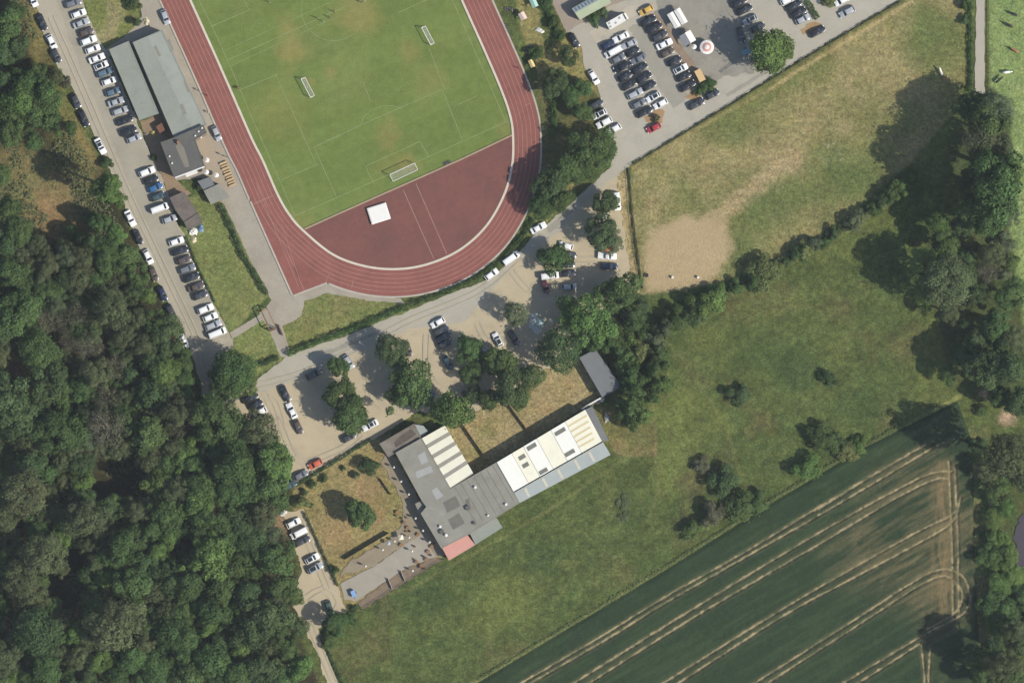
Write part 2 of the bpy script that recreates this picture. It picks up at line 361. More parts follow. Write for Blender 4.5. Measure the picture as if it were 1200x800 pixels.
lay([(600, -20), (645, -20), (665, 40), (690, 62), (704, 120), (720, 165), (640, 262), (626, 160), (640, 110), (612, 40)], (142, 134, 82), (162, 146, 96), 1.5)
lay([(632, 0), (646, 0), (664, 40), (640, 60), (632, 30)], (92, 100, 56))
lay([(628, 90), (650, 75), (700, 110), (715, 160), (640, 250), (632, 150)], (96, 98, 58), (130, 120, 78))
lay([(346, 568), (420, 522), (456, 508), (520, 652), (404, 714), (340, 590)], (150, 135, 90), (138, 132, 80), 1.2, 0, .9)
for bx, by, br in ((430, 575, 22), (395, 625, 24), (440, 605, 14)): c = mixc(c, C(158, 130, 92), blob(x, y, bx, by, br, 1, bx)*0.6)
lay([(520, 498), (600, 440), (680, 418), (706, 464), (583, 541), (555, 556)], (162, 146, 104), (150, 138, 90), 1.2, 0, .8)
for bx, by, br in ((570, 505, 14), (540, 535, 12), (560, 530, 12)): c = mixc(c, C(124, 122, 66), blob(x, y, bx, by, br, 1, bx)*0.6)
for bx, by, br in ((562, 492, 9), (640, 478, 16), (668, 450, 10)): c = mixc(c, C(160, 136, 94), blob(x, y, bx, by, br, 1, bx)*0.6)
lay([(690, 480), (745, 470), (770, 500), (770, 535), (725, 535), (706, 512)], (112, 110, 66), (146, 124, 84))
lay([(716, 205), (736, 196), (758, 345), (728, 345), (728, 260)], (128, 122, 78), (176, 158, 118), 1.5, 0, .9, .4)   # sandy track by the paddock
c = mixc(c, C(176, 158, 116), np.clip(1.3-seg_dist(x, y, [(722, 205), (730, 250), (738, 300), (746, 330)])/4+(n3-.5), 0, 1)*0.8)
c = mixc(c, C(86, 92, 52), np.clip(1.2-seg_dist(x, y, [(736, 196), (740, 250), (748, 310), (752, 342)])/2.6+(n3-.5), 0, 1)*0.8)
c = mixc(c, C(120, 112, 68), np.clip(1.4-seg_dist(x, y, [(740, 193), (775, 171), (829, 138), (900, 94), (970, 51), (1052, 2)])/2.6+(n3-.5), 0, 1)*0.7)
c = mixc(c, C(150, 148, 92), np.clip(1.2-seg_dist(x, y, [(545, 806), (780, 664), (900, 588), (1010, 523), (1125, 464)])/2.6+(n3-.5), 0, 1)*0.8)
for bx, by, br in ((1180, 488, 13), (1153, 461, 6), (1158, 590, 6), (1157, 600, 4)): c = mixc(c, C(178, 152, 122), blob(x, y, bx, by, br, 1, bx))
lay([(1128, 500), (1160, 500), (1162, 810), (1140, 810)], (84, 98, 54), (130, 120, 78), 3, 2)
SANDP = soft(x, y, [(752, 300), (764, 268), (800, 254), (846, 252), (856, 290), (846, 312), (826, 336), (756, 346)], 7, 9, 16)
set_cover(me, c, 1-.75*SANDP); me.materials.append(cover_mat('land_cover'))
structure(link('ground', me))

# ------------------------------------------------------------------ crop field with tractor tramlines
FIELD = [(540, 812), (780, 668), (900, 592), (1010, 526), (1122, 470), (1140, 520), (1142, 640), (1150, 812)]
TR = [[(585, 815), (700, 748), (780, 699), (867, 650), (965, 591), (1084, 521)], [(596, 815), (712, 748), (780, 706), (878, 650), (976, 594), (1091, 526)],
      [(660, 808), (801, 720), (948, 631), (1039, 580), (1088, 556), (1116, 552)], [(678, 808), (818, 720), (962, 636), (1053, 582), (1095, 562), (1112, 561)],
      [(768, 806), (906, 720), (990, 671), (1077, 622), (1116, 603), (1126, 583)], [(786, 806), (920, 720), (1004, 675), (1095, 626), (1118, 609), (1124, 592)],
      [(872, 808), (1011, 720), (1060, 688), (1095, 669), (1116, 668), (1131, 678), (1137, 698), (1133, 714), (1121, 724), (1087, 741), (1050, 763), (975, 808)],
      [(884, 810), (1021, 722), (1070, 690), (1102, 675), (1118, 680), (1128, 694), (1126, 708), (1116, 720), (1087, 736)],
      [(990, 810), (1050, 772), (1084, 750)], [(1112, 541), (1116, 640), (1117, 722)], [(1119, 545), (1123, 640), (1123, 668), (1124, 716)], [(1080, 752), (1084, 800)], [(1090, 760), (1088, 800)], [(960, 596), (1030, 552)]]
TR = [catmull(t, 4) if len(t) > 3 else t for t in TR]
def ruts(px, py):
    dmin = np.full(px.shape, 1e9)
    for t in TR: dmin = np.minimum(dmin, seg_dist(px, py, t))
    return dmin
def zcrop(px, py):
    rd = ruts(px, py); ed = seg_dist(px, py, FIELD, True)
    return 0.06+0.35*np.clip((rd-0.9)/1.2, 0, 1)*np.clip(ed/4, 0, 1)*(0.8+0.4*fbm(px, py, 5, 77))
me, fx, fy = grid_mesh('crop_field', np.arange(535, 1156, 1.15), np.arange(466, 816, 1.15), lambda a, b_: inside(a, b_, FIELD), zcrop)
rd = ruts(fx, fy); m1 = fbm(fx, fy, 40, 5); m2 = fbm(fx, fy, 6, 15)
u = (fx*0.86-fy*0.51); v = (fx*0.51+fy*0.86)
st = fbm(u/9, v, 5, 25)                                                     # seeding streaks along the rows
fcx = np.tile(np.array(C(50, 67, 44)), (len(fx), 1)); fcx = mixc(fcx, C(62, 79, 51), np.clip((st-0.45)*3, 0, 1))
thin = np.clip(blob(fx, fy, 1060, 620, 70, .8, 3)*1.1+blob(fx, fy, 1100, 640, 60, .5, 4)+blob(fx, fy, 1010, 650, 50, 1, 6)*.6+blob(fx, fy, 1050, 690, 40, 1, 6)*.5, 0, 1)
fcx = mixc(fcx, C(112, 104, 74), thin*np.clip(0.15+(st-0.35)*2.2, 0, 1)*0.95)
fcx = mixc(fcx, C(136, 118, 84), np.clip(1.2-np.abs(fx-1104)/14, 0, 1)*np.clip((fy-535)/15, 0, 1)*np.clip((728-fy)/12, 0, 1)*np.clip(.3+(fbm(fx, fy/7, 4, 19)-.35)*2.5, 0, 1))
fcx = mixc(fcx, C(176, 160, 122), np.clip(1.35-rd/1.25+(fbm(fx, fy, 3.5, 17, 2)-.5)*2.4, 0, 1)*np.clip(.75+(fbm(fx, fy, 10, 91)-.5)*2.2, .3, 1))
fcx = mixc(fcx, C(100, 94, 68), np.clip(1.3-np.abs(rd-2.6)/2.2, 0, 1)*0.3)
set_cover(me, fcx); me.materials.append(cover_mat('crop_cover', 0.2, 0.2, 1.0, 3.0, 0.5, 0.25))
structure(link('crop_field', me))

# ------------------------------------------------------------------ running track, kerb, pitch
INNER = catmull(W([(180, -95), (222, 0), (258, 80), (293, 160), (307, 188), (324, 227), (337, 250), (354, 270), (390, 299), (429, 313), (468, 316), (504, 309.5), (540, 293), (570, 266), (591, 230), (601, 194), (602, 158), (598, 133), (587, 102), (569, 60), (542, 0), (500, -95)]), 1.0)
TW = 7.35
m_track = mat('tartan', C(154, 94, 82), 0.9, 0.08, 0.18, C(138, 84, 74), fine=1.2, stain=0.24)
m_zone = mat('tartan_worn', C(136, 84, 74), 0.9, 0.10, 0.12, C(114, 76, 68), fine=0.9, stain=0.16)
m_kerb = mat('kerb_concrete', C(214, 204, 184), 0.85, 0.08, 0.5)
m_line = mat('track_paint', C(178, 138, 126), 0.8, 0.2, 0.4)
m_edge = mat('edging_concrete', C(188, 180, 164), 0.9, 0.12, 0.4)
def ring_strip(name, m, d0, d1, z):
    a = offset(INNER, -d0); b_ = offset(INNER, -d1); n = len(a)
    return structure(link(name, mesh_of(name, [(*p, z) for p in a]+[(*p, z) for p in b_], [(i, n+i, n+i+1, i+1) for i in range(n-1)], m)))
# pavings first (lowest), then the track sheets
m_pave = mat('worn_paving', C(176, 168, 150), 0.92, 0.10, 0.15, C(160, 150, 132), fine=1.5, stain=0.16)
m_lane = mat('compacted_gravel', C(184, 175, 154), 0.95, 0.08, 0.12, C(171, 162, 142), fine=1.8, stain=0.16)
m_asph = mat('old_asphalt', C(176, 168, 148), 0.92, 0.06, 0.12, C(160, 154, 136), fine=1.6, stain=0.16)
m_road = mat('road_asphalt', C(184, 178, 160), 0.92, 0.05, 0.10, C(173, 167, 150), fine=1.5, stain=0.16)
m_grav = mat('gravel', C(196, 182, 150), 0.95, 0.06, 0.2, C(186, 171, 142), fine=2.2, stain=0.16)
m_dark = mat('square_asphalt', C(160, 154, 140), 0.92, 0.10, 0.16, C(140, 136, 124), fine=1.2, stain=0.22)
m_dirt = mat('bare_earth', C(160, 136, 108), 0.95, 0.15, 0.3, C(136, 116, 90), fine=2)
sheet('forecourt_paving', [(168, -40), (190, -10), (343.5, 346), (382, 331), (412, 340), (470, 350), (476, 356), (430, 352), (384, 343), (357, 353), (352, 371), (331, 382), (341, 417), (329, 419), (316, 386), (304, 367), (318, 352), (310, 338), (284, 285), (262, 238), (250, 225), (236, 208), (206, 212), (186, 130), (152, 48), (128, 66), (124, 58), (150, 40), (166, 20), (158, -40)], m_pave, 0.15)
sheet('side_path', [(270, 389), (306, 367), (310, 374), (272, 397)], m_pave, 0.12)
sheet('yard_earth', [(164, 142), (190, 132), (206, 162), (207, 210), (224, 228), (204, 246), (192, 214), (172, 170)], m_dirt, 0.3)
sheet('lane', [(14, -60), (36, -10), (60, 66), (84, 102), (108, 152), (126, 194), (146, 240), (156, 272), (174, 310), (196, 354), (216, 390), (228, 424), (238, 462), (262, 474), (278, 466), (262, 446), (268, 420), (273, 398), (268, 388), (250, 356), (232, 320), (218, 280), (206, 256), (198, 232), (190, 208), (174, 178), (160, 140), (128, 66), (112, 40), (96, 0), (72, -60)], m_lane, 0.25)
sheet('lane_asphalt', [(40, -60), (66, 0), (94, 80), (124, 148), (160, 238), (194, 318), (222, 384), (236, 398), (268, 396), (246, 352), (228, 320), (214, 280), (202, 250), (190, 212), (170, 170), (155, 135), (124, 66), (108, 40), (93, 0), (70, -60)], m_asph, 0.2)
sheet('parking_gravel', [(255, 474), (300, 448), (350, 440), (480, 378), (560, 340), (606, 302), (640, 276), (668, 250), (700, 214), (722, 204), (730, 262), (742, 345), (690, 402), (640, 434), (606, 458), (540, 492), (492, 482), (436, 516), (346, 566), (338, 556), (344, 540), (322, 512), (300, 497), (276, 484)], m_grav, 0.35)
sheet('forest_edge_gravel', [(332, 600), (356, 596), (374, 640), (398, 694), (408, 718), (390, 734), (373, 735), (376, 752), (386, 776), (402, 812), (386, 812), (370, 760), (358, 736), (343, 708), (347, 690), (354, 670), (346, 640)], m_grav, 0.4)
sheet('road', [(262, 474), (240, 462), (300, 446), (336, 417), (414, 390), (488, 360), (572, 327), (608, 296), (626, 276), (664, 242), (696, 214), (716, 196), (722, 160), (790, 120), (850, 60), (1000, -30), (1070, -20), (1050, 3), (970, 51), (900, 94), (829, 138), (775, 171), (740, 192), (722, 206), (700, 222), (678, 246), (660, 268), (640, 282), (608, 302), (566, 352), (544, 378), (480, 385), (420, 412), (346, 446), (303, 460)], m_road, 0.2)
sheet('car_park', [(640, -60), (646, 0), (664, 38), (673, 40), (681, 54), (685, 80), (700, 96), (704, 122), (714, 148), (720, 172), (716, 196), (740, 186), (775, 164), (829, 130), (900, 86), (960, 48), (968, 30), (1000, 6), (1040, -20), (1070, -60)], m_road, 0.15)
sheet('upper_yard', [(646, 0), (664, 38), (680, 28), (700, 18), (716, 6), (740, 0), (744, -40), (640, -40)], mat('brown_asphalt', C(160, 146, 130), .92, .1, .2), 0.2)
sheet('pale_apron', [(690, 38), (708, 26), (736, 8), (752, 4), (748, 16), (704, 44), (708, 56), (704, 58)], mat('pale_concrete', C(188, 178, 158), .92, .08, .3), 0.15)
sheet('parking_aisle', [(737, 34), (753, 26), (776, 60), (800, 100), (806, 116), (786, 126), (772, 104), (752, 62)], mat('aisle_asphalt', C(166, 160, 144), .92, .06, .2, C(152, 148, 134), stain=.15), 0.5)
sheet('road_patch', [(640, 268), (672, 240), (676, 244), (645, 273)], MATS['aisle_asphalt'], .1)
sheet('road_patch', [(380, 412), (440, 388), (442, 392), (384, 416)], MATS['aisle_asphalt'], .1)
sheet('road_patch', [(850, 110), (900, 80), (902, 84), (853, 114)], MATS['aisle_asphalt'], .1)
sheet('market_square', [(776, -40), (862, -40), (866, 10), (872, 40), (886, 86), (846, 90), (826, 100), (806, 74), (792, 56), (768, 18)], m_dark, 0.5)
sheet('leaf_litter', [(756, 18), (768, 14), (800, 58), (816, 76), (820, 98), (806, 106), (796, 66), (774, 40)], mat('brown_litter', C(150, 130, 108), .95, .15, .5), 0.6)
sheet('tree_bed', [(936, 34), (950, 26), (962, 28), (958, 36), (942, 40)], mat('bed_soil', C(170, 138, 98), .95, .15, .5), 0.4)
sheet('corner_bed', [(756, 136), (770, 126), (778, 132), (776, 142), (762, 146)], MATS['bed_soil'], 0.4)
sheet('hedge_bed', [(804, 112), (816, 104), (824, 108), (812, 118)], MATS['bed_soil'], 0.4)
sheet('east_path', [(1145, -60), (1155, -60), (1154, 40), (1154, 112), (1150, 170), (1141, 170), (1142, 110), (1143, 60)], mat('path_gravel', C(180, 172, 156), .95, .06, .2), 0.1)
sheet('garden_paving', [(398, 684), (440, 662), (482, 632), (496, 624), (512, 652), (478, 664), (440, 688), (418, 704), (404, 702)], mat('garden_slabs', C(166, 158, 142), .92, .08, .3), 0.15)
sheet('gravel_terrace', [(396, 676), (410, 656), (452, 632), (468, 618), (474, 600), (464, 572), (448, 540), (452, 530), (462, 534), (492, 586), (520, 648), (512, 652), (496, 624), (482, 632), (440, 662)], mat('terrace_gravel', C(158, 144, 120), .95, .14, .4, C(142, 130, 108)), 0.35)
sheet('planting_beds', [(420, 706), (440, 690), (478, 666), (510, 653), (519, 654), (484, 676), (446, 700), (424, 714)], mat('bed_earth', C(142, 122, 98), .95, .2, .5, C(120, 108, 92)), 0.3)
sheet('terrace', [(229, 165), (243, 158), (262, 176), (276, 212), (264, 222), (240, 206), (241, 196)], mat('terrace_slabs', C(178, 160, 134), .92, .1, .4, C(164, 152, 132)), 0.1)
ztk = nz(); mb = MB(); kz = 0
for ln in ([(262, 470), (300, 462), (322, 470), (338, 520), (360, 546)], [(310, 460), (330, 500), (352, 540), (400, 526), (424, 508)], [(372, 450), (400, 500), (430, 488)], [(300, 452), (352, 438), (420, 408), (480, 376), (560, 342), (610, 300)], [(430, 420), (440, 470), (470, 484)], [(500, 392), (500, 430), (512, 452)], [(560, 380), (572, 400), (590, 392)], [(608, 310), (640, 306), (700, 304)], [(600, 318), (630, 344), (700, 330)], [(60, 20), (100, 110), (150, 225), (200, 330), (232, 400), (246, 462)], [(360, 700), (378, 690), (392, 706), (378, 722), (362, 724), (372, 752), (392, 800)], [(352, 610), (368, 650), (384, 690)]):
    w_ = catmull(W(ln), 2.0)
    for s_ in (-.75, .75): mb.ribbon(offset(w_, s_), .4, ztk+kz*.0004); kz += 1
structure(mb.build('tyre_tracks', mat('tyre_worn_gravel', C(180, 170, 146), .95, .06, .3, C(189, 178, 153), stain=.12)))
ZL[0] += .012
zt = nz(); ring_strip('running_track', m_track, 0.0, TW, zt)
PI_ = [(602, 158), (356, 269)]
i0 = min(range(len(INNER)), key=lambda i: (Vector(INNER[i])-P(356, 270).xy).length); i1 = min(range(len(INNER)), key=lambda i: (Vector(INNER[i])-P(602, 158).xy).length)
zd = nz(); poly = INNER[i0:i1+1]; vs_ = [Vector((*p, 0)) for p in poly]
structure(link('throwing_zone', mesh_of('throwing_zone', [(*p, zd) for p in poly], [t[::-1] if (vs_[t[1]]-vs_[t[0]]).cross(vs_[t[2]]-vs_[t[0]]).z < 0 else t for t in tessellate_polygon([vs_])], m_zone)))
oi0 = offset(INNER, -TW)
ka = min(range(len(oi0)), key=lambda i: (Vector(oi0[i])-P(294, 236).xy).length); kb = min(range(len(oi0)), key=lambda i: (Vector(oi0[i])-P(384, 331).xy).length)
ch = [oi0[i] for i in range(ka, kb+1)]+W([(343.5, 345.5)])
zc = nz(); vs_ = [Vector((*p, 0)) for p in ch]
structure(link('sprint_chute', mesh_of('sprint_chute', [(*p, zc) for p in ch], [t[::-1] if (vs_[t[1]]-vs_[t[0]]).cross(vs_[t[2]]-vs_[t[0]]).z < 0 else t for t in tessellate_polygon([vs_])], m_track)))
zl = nz(); mb = MB()
for k in range(1, 6): mb.ribbon(offset(INNER, -k*TW/6), 0.11, zl)
mb.ribbon(W([(297.5, 239), (320, 229)]), 0.16, zl+.004); mb.ribbon(W([(352, 330), (331, 282)]), 0.12, zl+.004); mb.ribbon(W([(357, 341), (344, 312)]), 0.12, zl+.004)
for a, b_ in (((330, 262), (352, 331)), ((300, 214), (350, 336))): mb.ribbon(W([a, b_]), 0.1, zl+.008)
for p, q in (((472.5, 222.5), (508.5, 303.5)), ((487.5, 215), (523.5, 297.5))): mb.ribbon(W([p, q]), 0.16, zl+.004)
for p, q in (((614, 124), (622, 121)), ((385, 322), (382, 331)), ((412, 338), (414, 328))): mb.ribbon(W([p, q]), 0.12, zl+.012)
structure(mb.build('lane_lines', m_line))
mb = MB(); mb.ribbon(offset(INNER, 0.2), 0.62, 0.0, zl+0.06); structure(mb.build('track_kerb', m_kerb))
mb = MB(); mb.ribbon(offset(INNER, -TW-0.28)[:ka], 0.5, 0, zl+0.05); mb.ribbon(offset(INNER, -TW-0.28)[kb:], 0.5, 0, zl+.05); mb.ribbon(W([(293.5, 236), (342.5, 346)]), 0.5, 0, zl+.045); mb.ribbon(W([(343.5, 346.5), (383, 331.5)]), 0.4, 0, zl+.04); structure(mb.build('track_edging', m_edge))
mb = MB(); mb.ribbon(W([(357, 268.5), (400, 249), (470, 218), (540, 187), (600, 158.5)]), 0.45, 0, zl+.03); structure(mb.build('pitch_edging', mat('edging_sand', C(172, 152, 122), .9, .12, .5)))
# pitch
PITCH = [(182, -95), (222, 0), (258, 80), (293, 160), (324, 227), (337, 250), (356, 269), (602, 158), (598, 133), (587, 102), (569, 60), (542, 0), (500, -95)]
zp = 0.012
me, fx, fy = grid_mesh('football_pitch', np.arange(180, 606, 1.6), np.arange(-95, 272, 1.6), lambda a, b_: inside(a, b_, PITCH), lambda a, b_: np.full(a.shape, zp))
pcx = np.tile(np.array(C(114, 130, 66)), (len(fx), 1)); q1 = fbm(fx, fy, 50, 3); q2 = fbm(fx, fy, 12, 8)
pcx = mixc(pcx, C(126, 138, 76), np.clip((q1-.45)*3, 0, 1)*.7); pcx = mixc(pcx, C(102, 121, 58), np.clip((q2-.5)*3, 0, 1)*.5)
w_ = (fx*0.4+fy*0.92); pcx = pcx*(1+0.03*np.sign(np.sin(w_/11.5)))[:, None]
for bx, by, br, e, k in ((343, 56, 22, .8, .75), (420, 18, 32, 1.3, .7), (455, 158, 16, .6, .5), (475, 190, 14, 1, .6), (480, 60, 18, 1, .5), (388, 85, 9, 1, .5), (336, 30, 16, 1, .45), (505, 95, 22, 1, .35), (350, 262, 22, 1.5, .4), (470, 195, 40, 3, .3), (364, 96, 7, 1, .5), (590, 152, 12, 1, .4), (330, 130, 40, 1, .3)):
    pcx = mixc(pcx, C(148, 138, 80), blob(fx, fy, bx, by, br, e, int(bx+by))*k)
set_cover(me, pcx); me.materials.append(cover_mat('pitch_grass', 0.13, 0.1, 0.5, 2.4, 0.25, 0.35)); structure(link('football_pitch', me))
m_chalk = mat('faded_chalk', C(136, 148, 94), .9, .12, .5)
mb = MB(); zz = zp+0.006
def circ(cx, cy, r, a0, a1, n=48): return [(cx+r*math.cos(R(a0+(a1-a0)*i/n)), cy+r*math.sin(R(a0+(a1-a0)*i/n))) for i in range(n+1)]
for ln in ([(186, -95), (232, -2), (249, 32), (268, 74), (304, 158), (327, 210), (346, 253)], [(346, 253), (430, 216), (593, 143)], [(593, 143), (569, 88), (530, 0), (494, -80)],
           [(368, 172.6), (422, 147), (518, 105)], [(518, 105), (542, 164)], [(368, 172.6), (394, 230)], [(428, 195), (492, 166)], [(428, 195), (437, 213)], [(492, 166), (503, 184)],
           [(268, 70), (330, 42), (391, 14), (440, -8)], [(323, 87), (371, 194)], [(503, 57), (521, 105)], [(326, 87), (282, 105)], [(248, 31), (292, 12), (286, 0)], [(329, 211), (374, 192)], [(425, 96), (435, 120)], [(536, 123), (560, 112)], [(467, 15), (520, -9)]):
    mb.ribbon(resample(W(ln), 3), 0.2, zz); zz += 0.0006
mb.ribbon(W([(260, 61), (330, 29), (402, -4)]), 0.13, zz); mb.ribbon(W([(271, 77), (340, 45), (434, 2)]), 0.13, zz+.001)
mb.ribbon(W(circ(391, 10, 38, 0, 360)), 0.17, zz+.002); mb.ribbon(W([(422, 146), (427, 136), (437, 128), (449, 124), (461, 124), (470, 127)]), 0.18, zz+.003)
structure(mb.build('pitch_markings', m_chalk))
# ------------------------------------------------------------------ buildings
def ccw(p): return p if sum(p[i][0]*p[(i+1) % len(p)][1]-p[(i+1) % len(p)][0]*p[i][1] for i in range(len(p))) > 0 else p[::-1]
def grow(poly, dd):
    p = ccw(poly); n = len(p); out = []
    for i in range(n):
        a, b_, c_ = Vector(p[i-1]), Vector(p[i]), Vector(p[(i+1) % n])
        t1 = (b_-a).normalized(); t2 = (c_-b_).normalized(); n1_ = Vector((t1.y, -t1.x)); n2_ = Vector((t2.y, -t2.x))
        k = (n1_+n2_); k = k/max(0.3, k.dot(n1_)) if k.length > 1e-6 else n1_
        out.append((b_.x+k.x*dd, b_.y+k.y*dd))
    return out
m_glass = mat('window_glass', (0.03, 0.04, 0.05), 0.08, 0.0, spec=0.6)
m_frame = mat('window_frame', C(210, 206, 196), 0.6, 0.05, 1)
m_door = mat('door_paint', C(92, 86, 78), 0.6, 0.1, 1)
m_render = mat('wall_render', C(196, 186, 166), 0.9, 0.08, 0.4)
m_brickw = mat('wall_brick', C(150, 116, 92), 0.9, 0.12, 0.6)
m_timber = mat('timber', C(150, 112, 76), 0.85, 0.15, 0.8)
m_dtimb = mat('dark_timber', C(98, 80, 62), 0.9, 0.15, 0.8)
m_metal = mat('grey_metal', C(160, 164, 166), 0.45, 0.05, 1, metal=0.6)
m_white = mat('white_paint', C(236, 234, 226), 0.6, 0.03, 1)
def openings(root, poly, h, every=3.2, sill=1.0, wh=1.1, door_edge=0, skip=()):
    p = ccw(poly); n = len(p); done = False
    for i in range(n):
        a, b_ = Vector(p[i]), Vector(p[(i+1) % n]); L = (b_-a).length
        if L < 4 or i in skip: continue
        t = (b_-a)/L; nn = Vector((t.y, -t.x)); k = int((L-1.2)/every); rz = math.atan2(t.y, t.x)
        for j in range(k):
            q = a+t*(L*(j+0.5)/k)
            if i == door_edge and j == k//2 and not done:
                done = True
                MB().box((q.x+nn.x*0.03, q.y+nn.y*0.03, 1.02), (1.0, 0.08, 2.04), rz).build('door', m_door, root); continue
            f = MB().box((q.x+nn.x*0.02, q.y+nn.y*0.02, sill+wh/2), (1.4, 0.07, wh), rz).build('window', m_frame, root)
            MB().box((q.x+nn.x*0.045, q.y+nn.y*0.045, sill+wh/2), (1.22, 0.05, wh-0.18), rz).build('pane', m_glass, f)
def flat_building(name, label, poly, h, roofm, wallm=None, cat='building', over=0.15, parapet=0.0, wins=True, trim=None, door_edge=0, skip=(), z0=0.0):
    w = W(poly); cx = sum(p[0] for p in w)/len(w); cy = sum(p[1] for p in w)/len(w)
    root = thing(name, label, cat, (cx, cy, 0)); w = [(p[0]-cx, p[1]-cy) for p in w]
    MB().prism(w, z0, h-0.2).build('wall', wallm or m_render, root)
    r = MB().prism(grow(w, over), h-0.2, h).build('roof', roofm, root)
    if parapet > 0 or trim:
        g = grow(w, over-0.03); MB().ribbon(g, 0.28, h-0.25, h+max(parapet, 0.05), True).build('roof_edge', trim or roofm, r)
    if wins: openings(root, w, h, door_edge=door_edge, skip=skip)
    root['_c'] = 0; del root['_c']
    return root, w, (cx, cy), r
def on(root_c, pt): v = P(*pt); return (v.x-root_c[0], v.y-root_c[1])

m_roofg = mat('green_grey_roof', C(154, 158, 146), 0.85, 0.05, 0.15, C(144, 148, 136), fine=1.0, stain=0.20)
m_roofg2 = mat('pale_roof_felt', C(164, 168, 156), 0.85, 0.04, 0.15, C(156, 160, 148), fine=1.0, stain=0.20)
m_roofd = mat('dark_roof_felt', C(106, 104, 98), 0.9, 0.08, 0.2, C(94, 94, 90), fine=1.2, stain=0.20)
m_roofm = mat('grey_roof_felt', C(156, 153, 139), 0.9, 0.08, 0.14, C(138, 135, 123), fine=1.0, stain=0.20)
m_roofb = mat('brown_roof_felt', C(124, 114, 104), 0.9, 0.16, 0.35, C(104, 94, 88), fine=1.5, stain=0.09)
m_roofst = mat('stained_roof_felt', C(146, 140, 126), 0.9, 0.2, 0.3, C(104, 92, 82), fine=1.2)
m_blue = mat('blue_grey_sheeting', C(172, 178, 174), 0.8, 0.05, 0.25, C(160, 168, 166), fine=1, stain=0.09)
m_slate = mat('slate_sheeting', C(124, 128, 128), 0.75, 0.05, 0.2, C(116, 118, 120), fine=1, stain=0.09)
m_pink = mat('pink_roof', C(214, 156, 140), 0.85, 0.04, 0.3, fine=1.2, stain=0.09)
m_cream = mat('cream_sheeting', C(246, 242, 216), 0.6, 0.03, 0.2, fine=.8, stain=0.09)
m_wroof = mat('white_sheeting', C(250, 248, 236), 0.55, 0.02, 0.2, fine=.8, stain=0.09)
m_tan = mat('tan_sheeting', C(222, 204, 160), 0.7, 0.08, 0.3)

def vent(root, c, pt, h, r=0.25, hh=0.45, m=None, sq=False):
    q = on(c, pt); mb = MB()
    if sq: mb.box((q[0], q[1], h+hh/2), (r*2, r*2, hh), 0.4); mb.box((q[0], q[1], h+hh+.04), (r*2.3, r*2.3, .08), 0.4)
    else: mb.tube((q[0], q[1], h), (q[0], q[1], h+hh), r*.7, r*.7, 10); mb.tube((q[0], q[1], h+hh), (q[0], q[1], h+hh+.12), r, r*.6, 10)
    mb.build('vent', m or m_white, root)
def patch(root, c, poly, h, m, name='roof_patch', t=0.02):
    MB().prism([on(c, p) for p in poly], h, h+t).build(name, m, root)

# clubhouse: two flat wings and a dark one
b, w, c_, r = flat_building('clubhouse_wing', 'narrow grey-green flat-roofed clubhouse wing beside the nose-in parking row', [(130, 59), (151, 50), (186, 133.5), (165, 141)], 3.3, m_roofg, m_brickw, parapet=0.06)
b, w, c_, r = flat_building('clubhouse', 'long grey-green flat-roofed clubhouse hall running beside the running track', [(158, 51), (190.5, 37), (242, 146.5), (206, 162)], 4.1, m_roofg, m_brickw, parapet=0.06)
patch(b, c_, [(174, 44.5), (189.5, 38), (240.5, 146), (226, 152.5)], 4.1, m_roofg2, 'roof_strip', 0.03)
for pt, pts in ((0, [(181, 56), (184, 54), (190, 66), (187, 68)]), (0, [(196, 48), (200, 47), (205, 60), (201, 62)]), (0, [(212, 124), (215, 122), (220, 134), (216, 136)]), (0, [(216, 96), (219, 95), (224, 108), (221, 110)])): patch(b, c_, pts, 4.14, mat('roof_stain_patch', C(142, 138, 124), .9, .1, .5), 'roof_patch', .01)
b, w, c_, r = flat_building('clubhouse_bar', 'dark grey flat-roofed clubhouse bar above the terrace parasols', [(190.6, 168), (205.6, 163), (239, 148.5), (242.5, 156), (229, 164), (240, 195), (206, 208)], 5.2, m_roofd, m_brickw, parapet=0.08)
patch(b, c_, [(207, 172), (212, 168), (217, 174), (222, 190), (223, 196), (218, 197), (213, 186)], 5.2, mat('ponding_stain', C(134, 128, 114), .9, .08, .5), 'roof_patch', 0.012)
MB().ribbon([on(c_, (206.5, 209)), on(c_, (241, 196))], 0.35, 5.0, 5.32).build('fascia', m_white, b)
q = on(c_, (210.5, 168)); MB().box((q[0], q[1], 5.8), (0.7, 0.9, 1.2), .4).build('chimney', m_brickw, b)
for pt in ((234, 155), (230, 160), (200, 184), (203, 192), (237, 162), (238, 151)): vent(b, c_, pt, 5.2, 0.28, 0.3)
q = on(c_, (225, 203)); MB().box((q[0], q[1]-.1, 3.1), (3.4, 1.2, .12), ang(.93, -.37)).build('door_canopy', m_white, b)
b, w, c_, r = flat_building('terrace_hut', 'small flat grey hut roof between the terrace and the lane lawn hedge', [(240, 224), (258, 216), (269, 231), (248, 239)], 2.6, m_roofm, m_dtimb, cat='hut')
b, w, c_, r = flat_building('store_hut', 'low dark grey store beside the clubhouse bar wall', [(233, 213), (247, 208), (251, 217), (239, 222)], 2.2, m_slate, m_dtimb, cat='hut', wins=False)
for poly, h, lab in (([(200.6, 232.5), (216, 226), (223, 235.6), (206, 244)], 2.9, 'brown felt-roofed lock-up closest to the clubhouse bar'), ([(206.3, 245.2), (223, 237.2), (232, 249.5), (217, 260)], 2.5, 'brown felt-roofed lock-up in the middle of the row of three'), ([(217.4, 261), (232.4, 251), (237.5, 261), (220.6, 268)], 2.7, 'brown felt-roofed lock-up with junk stacked behind it')):
    flat_building('lock_up_shed', lab, poly, h, m_roofb, m_dtimb, cat='shed', parapet=0.05, wins=False)
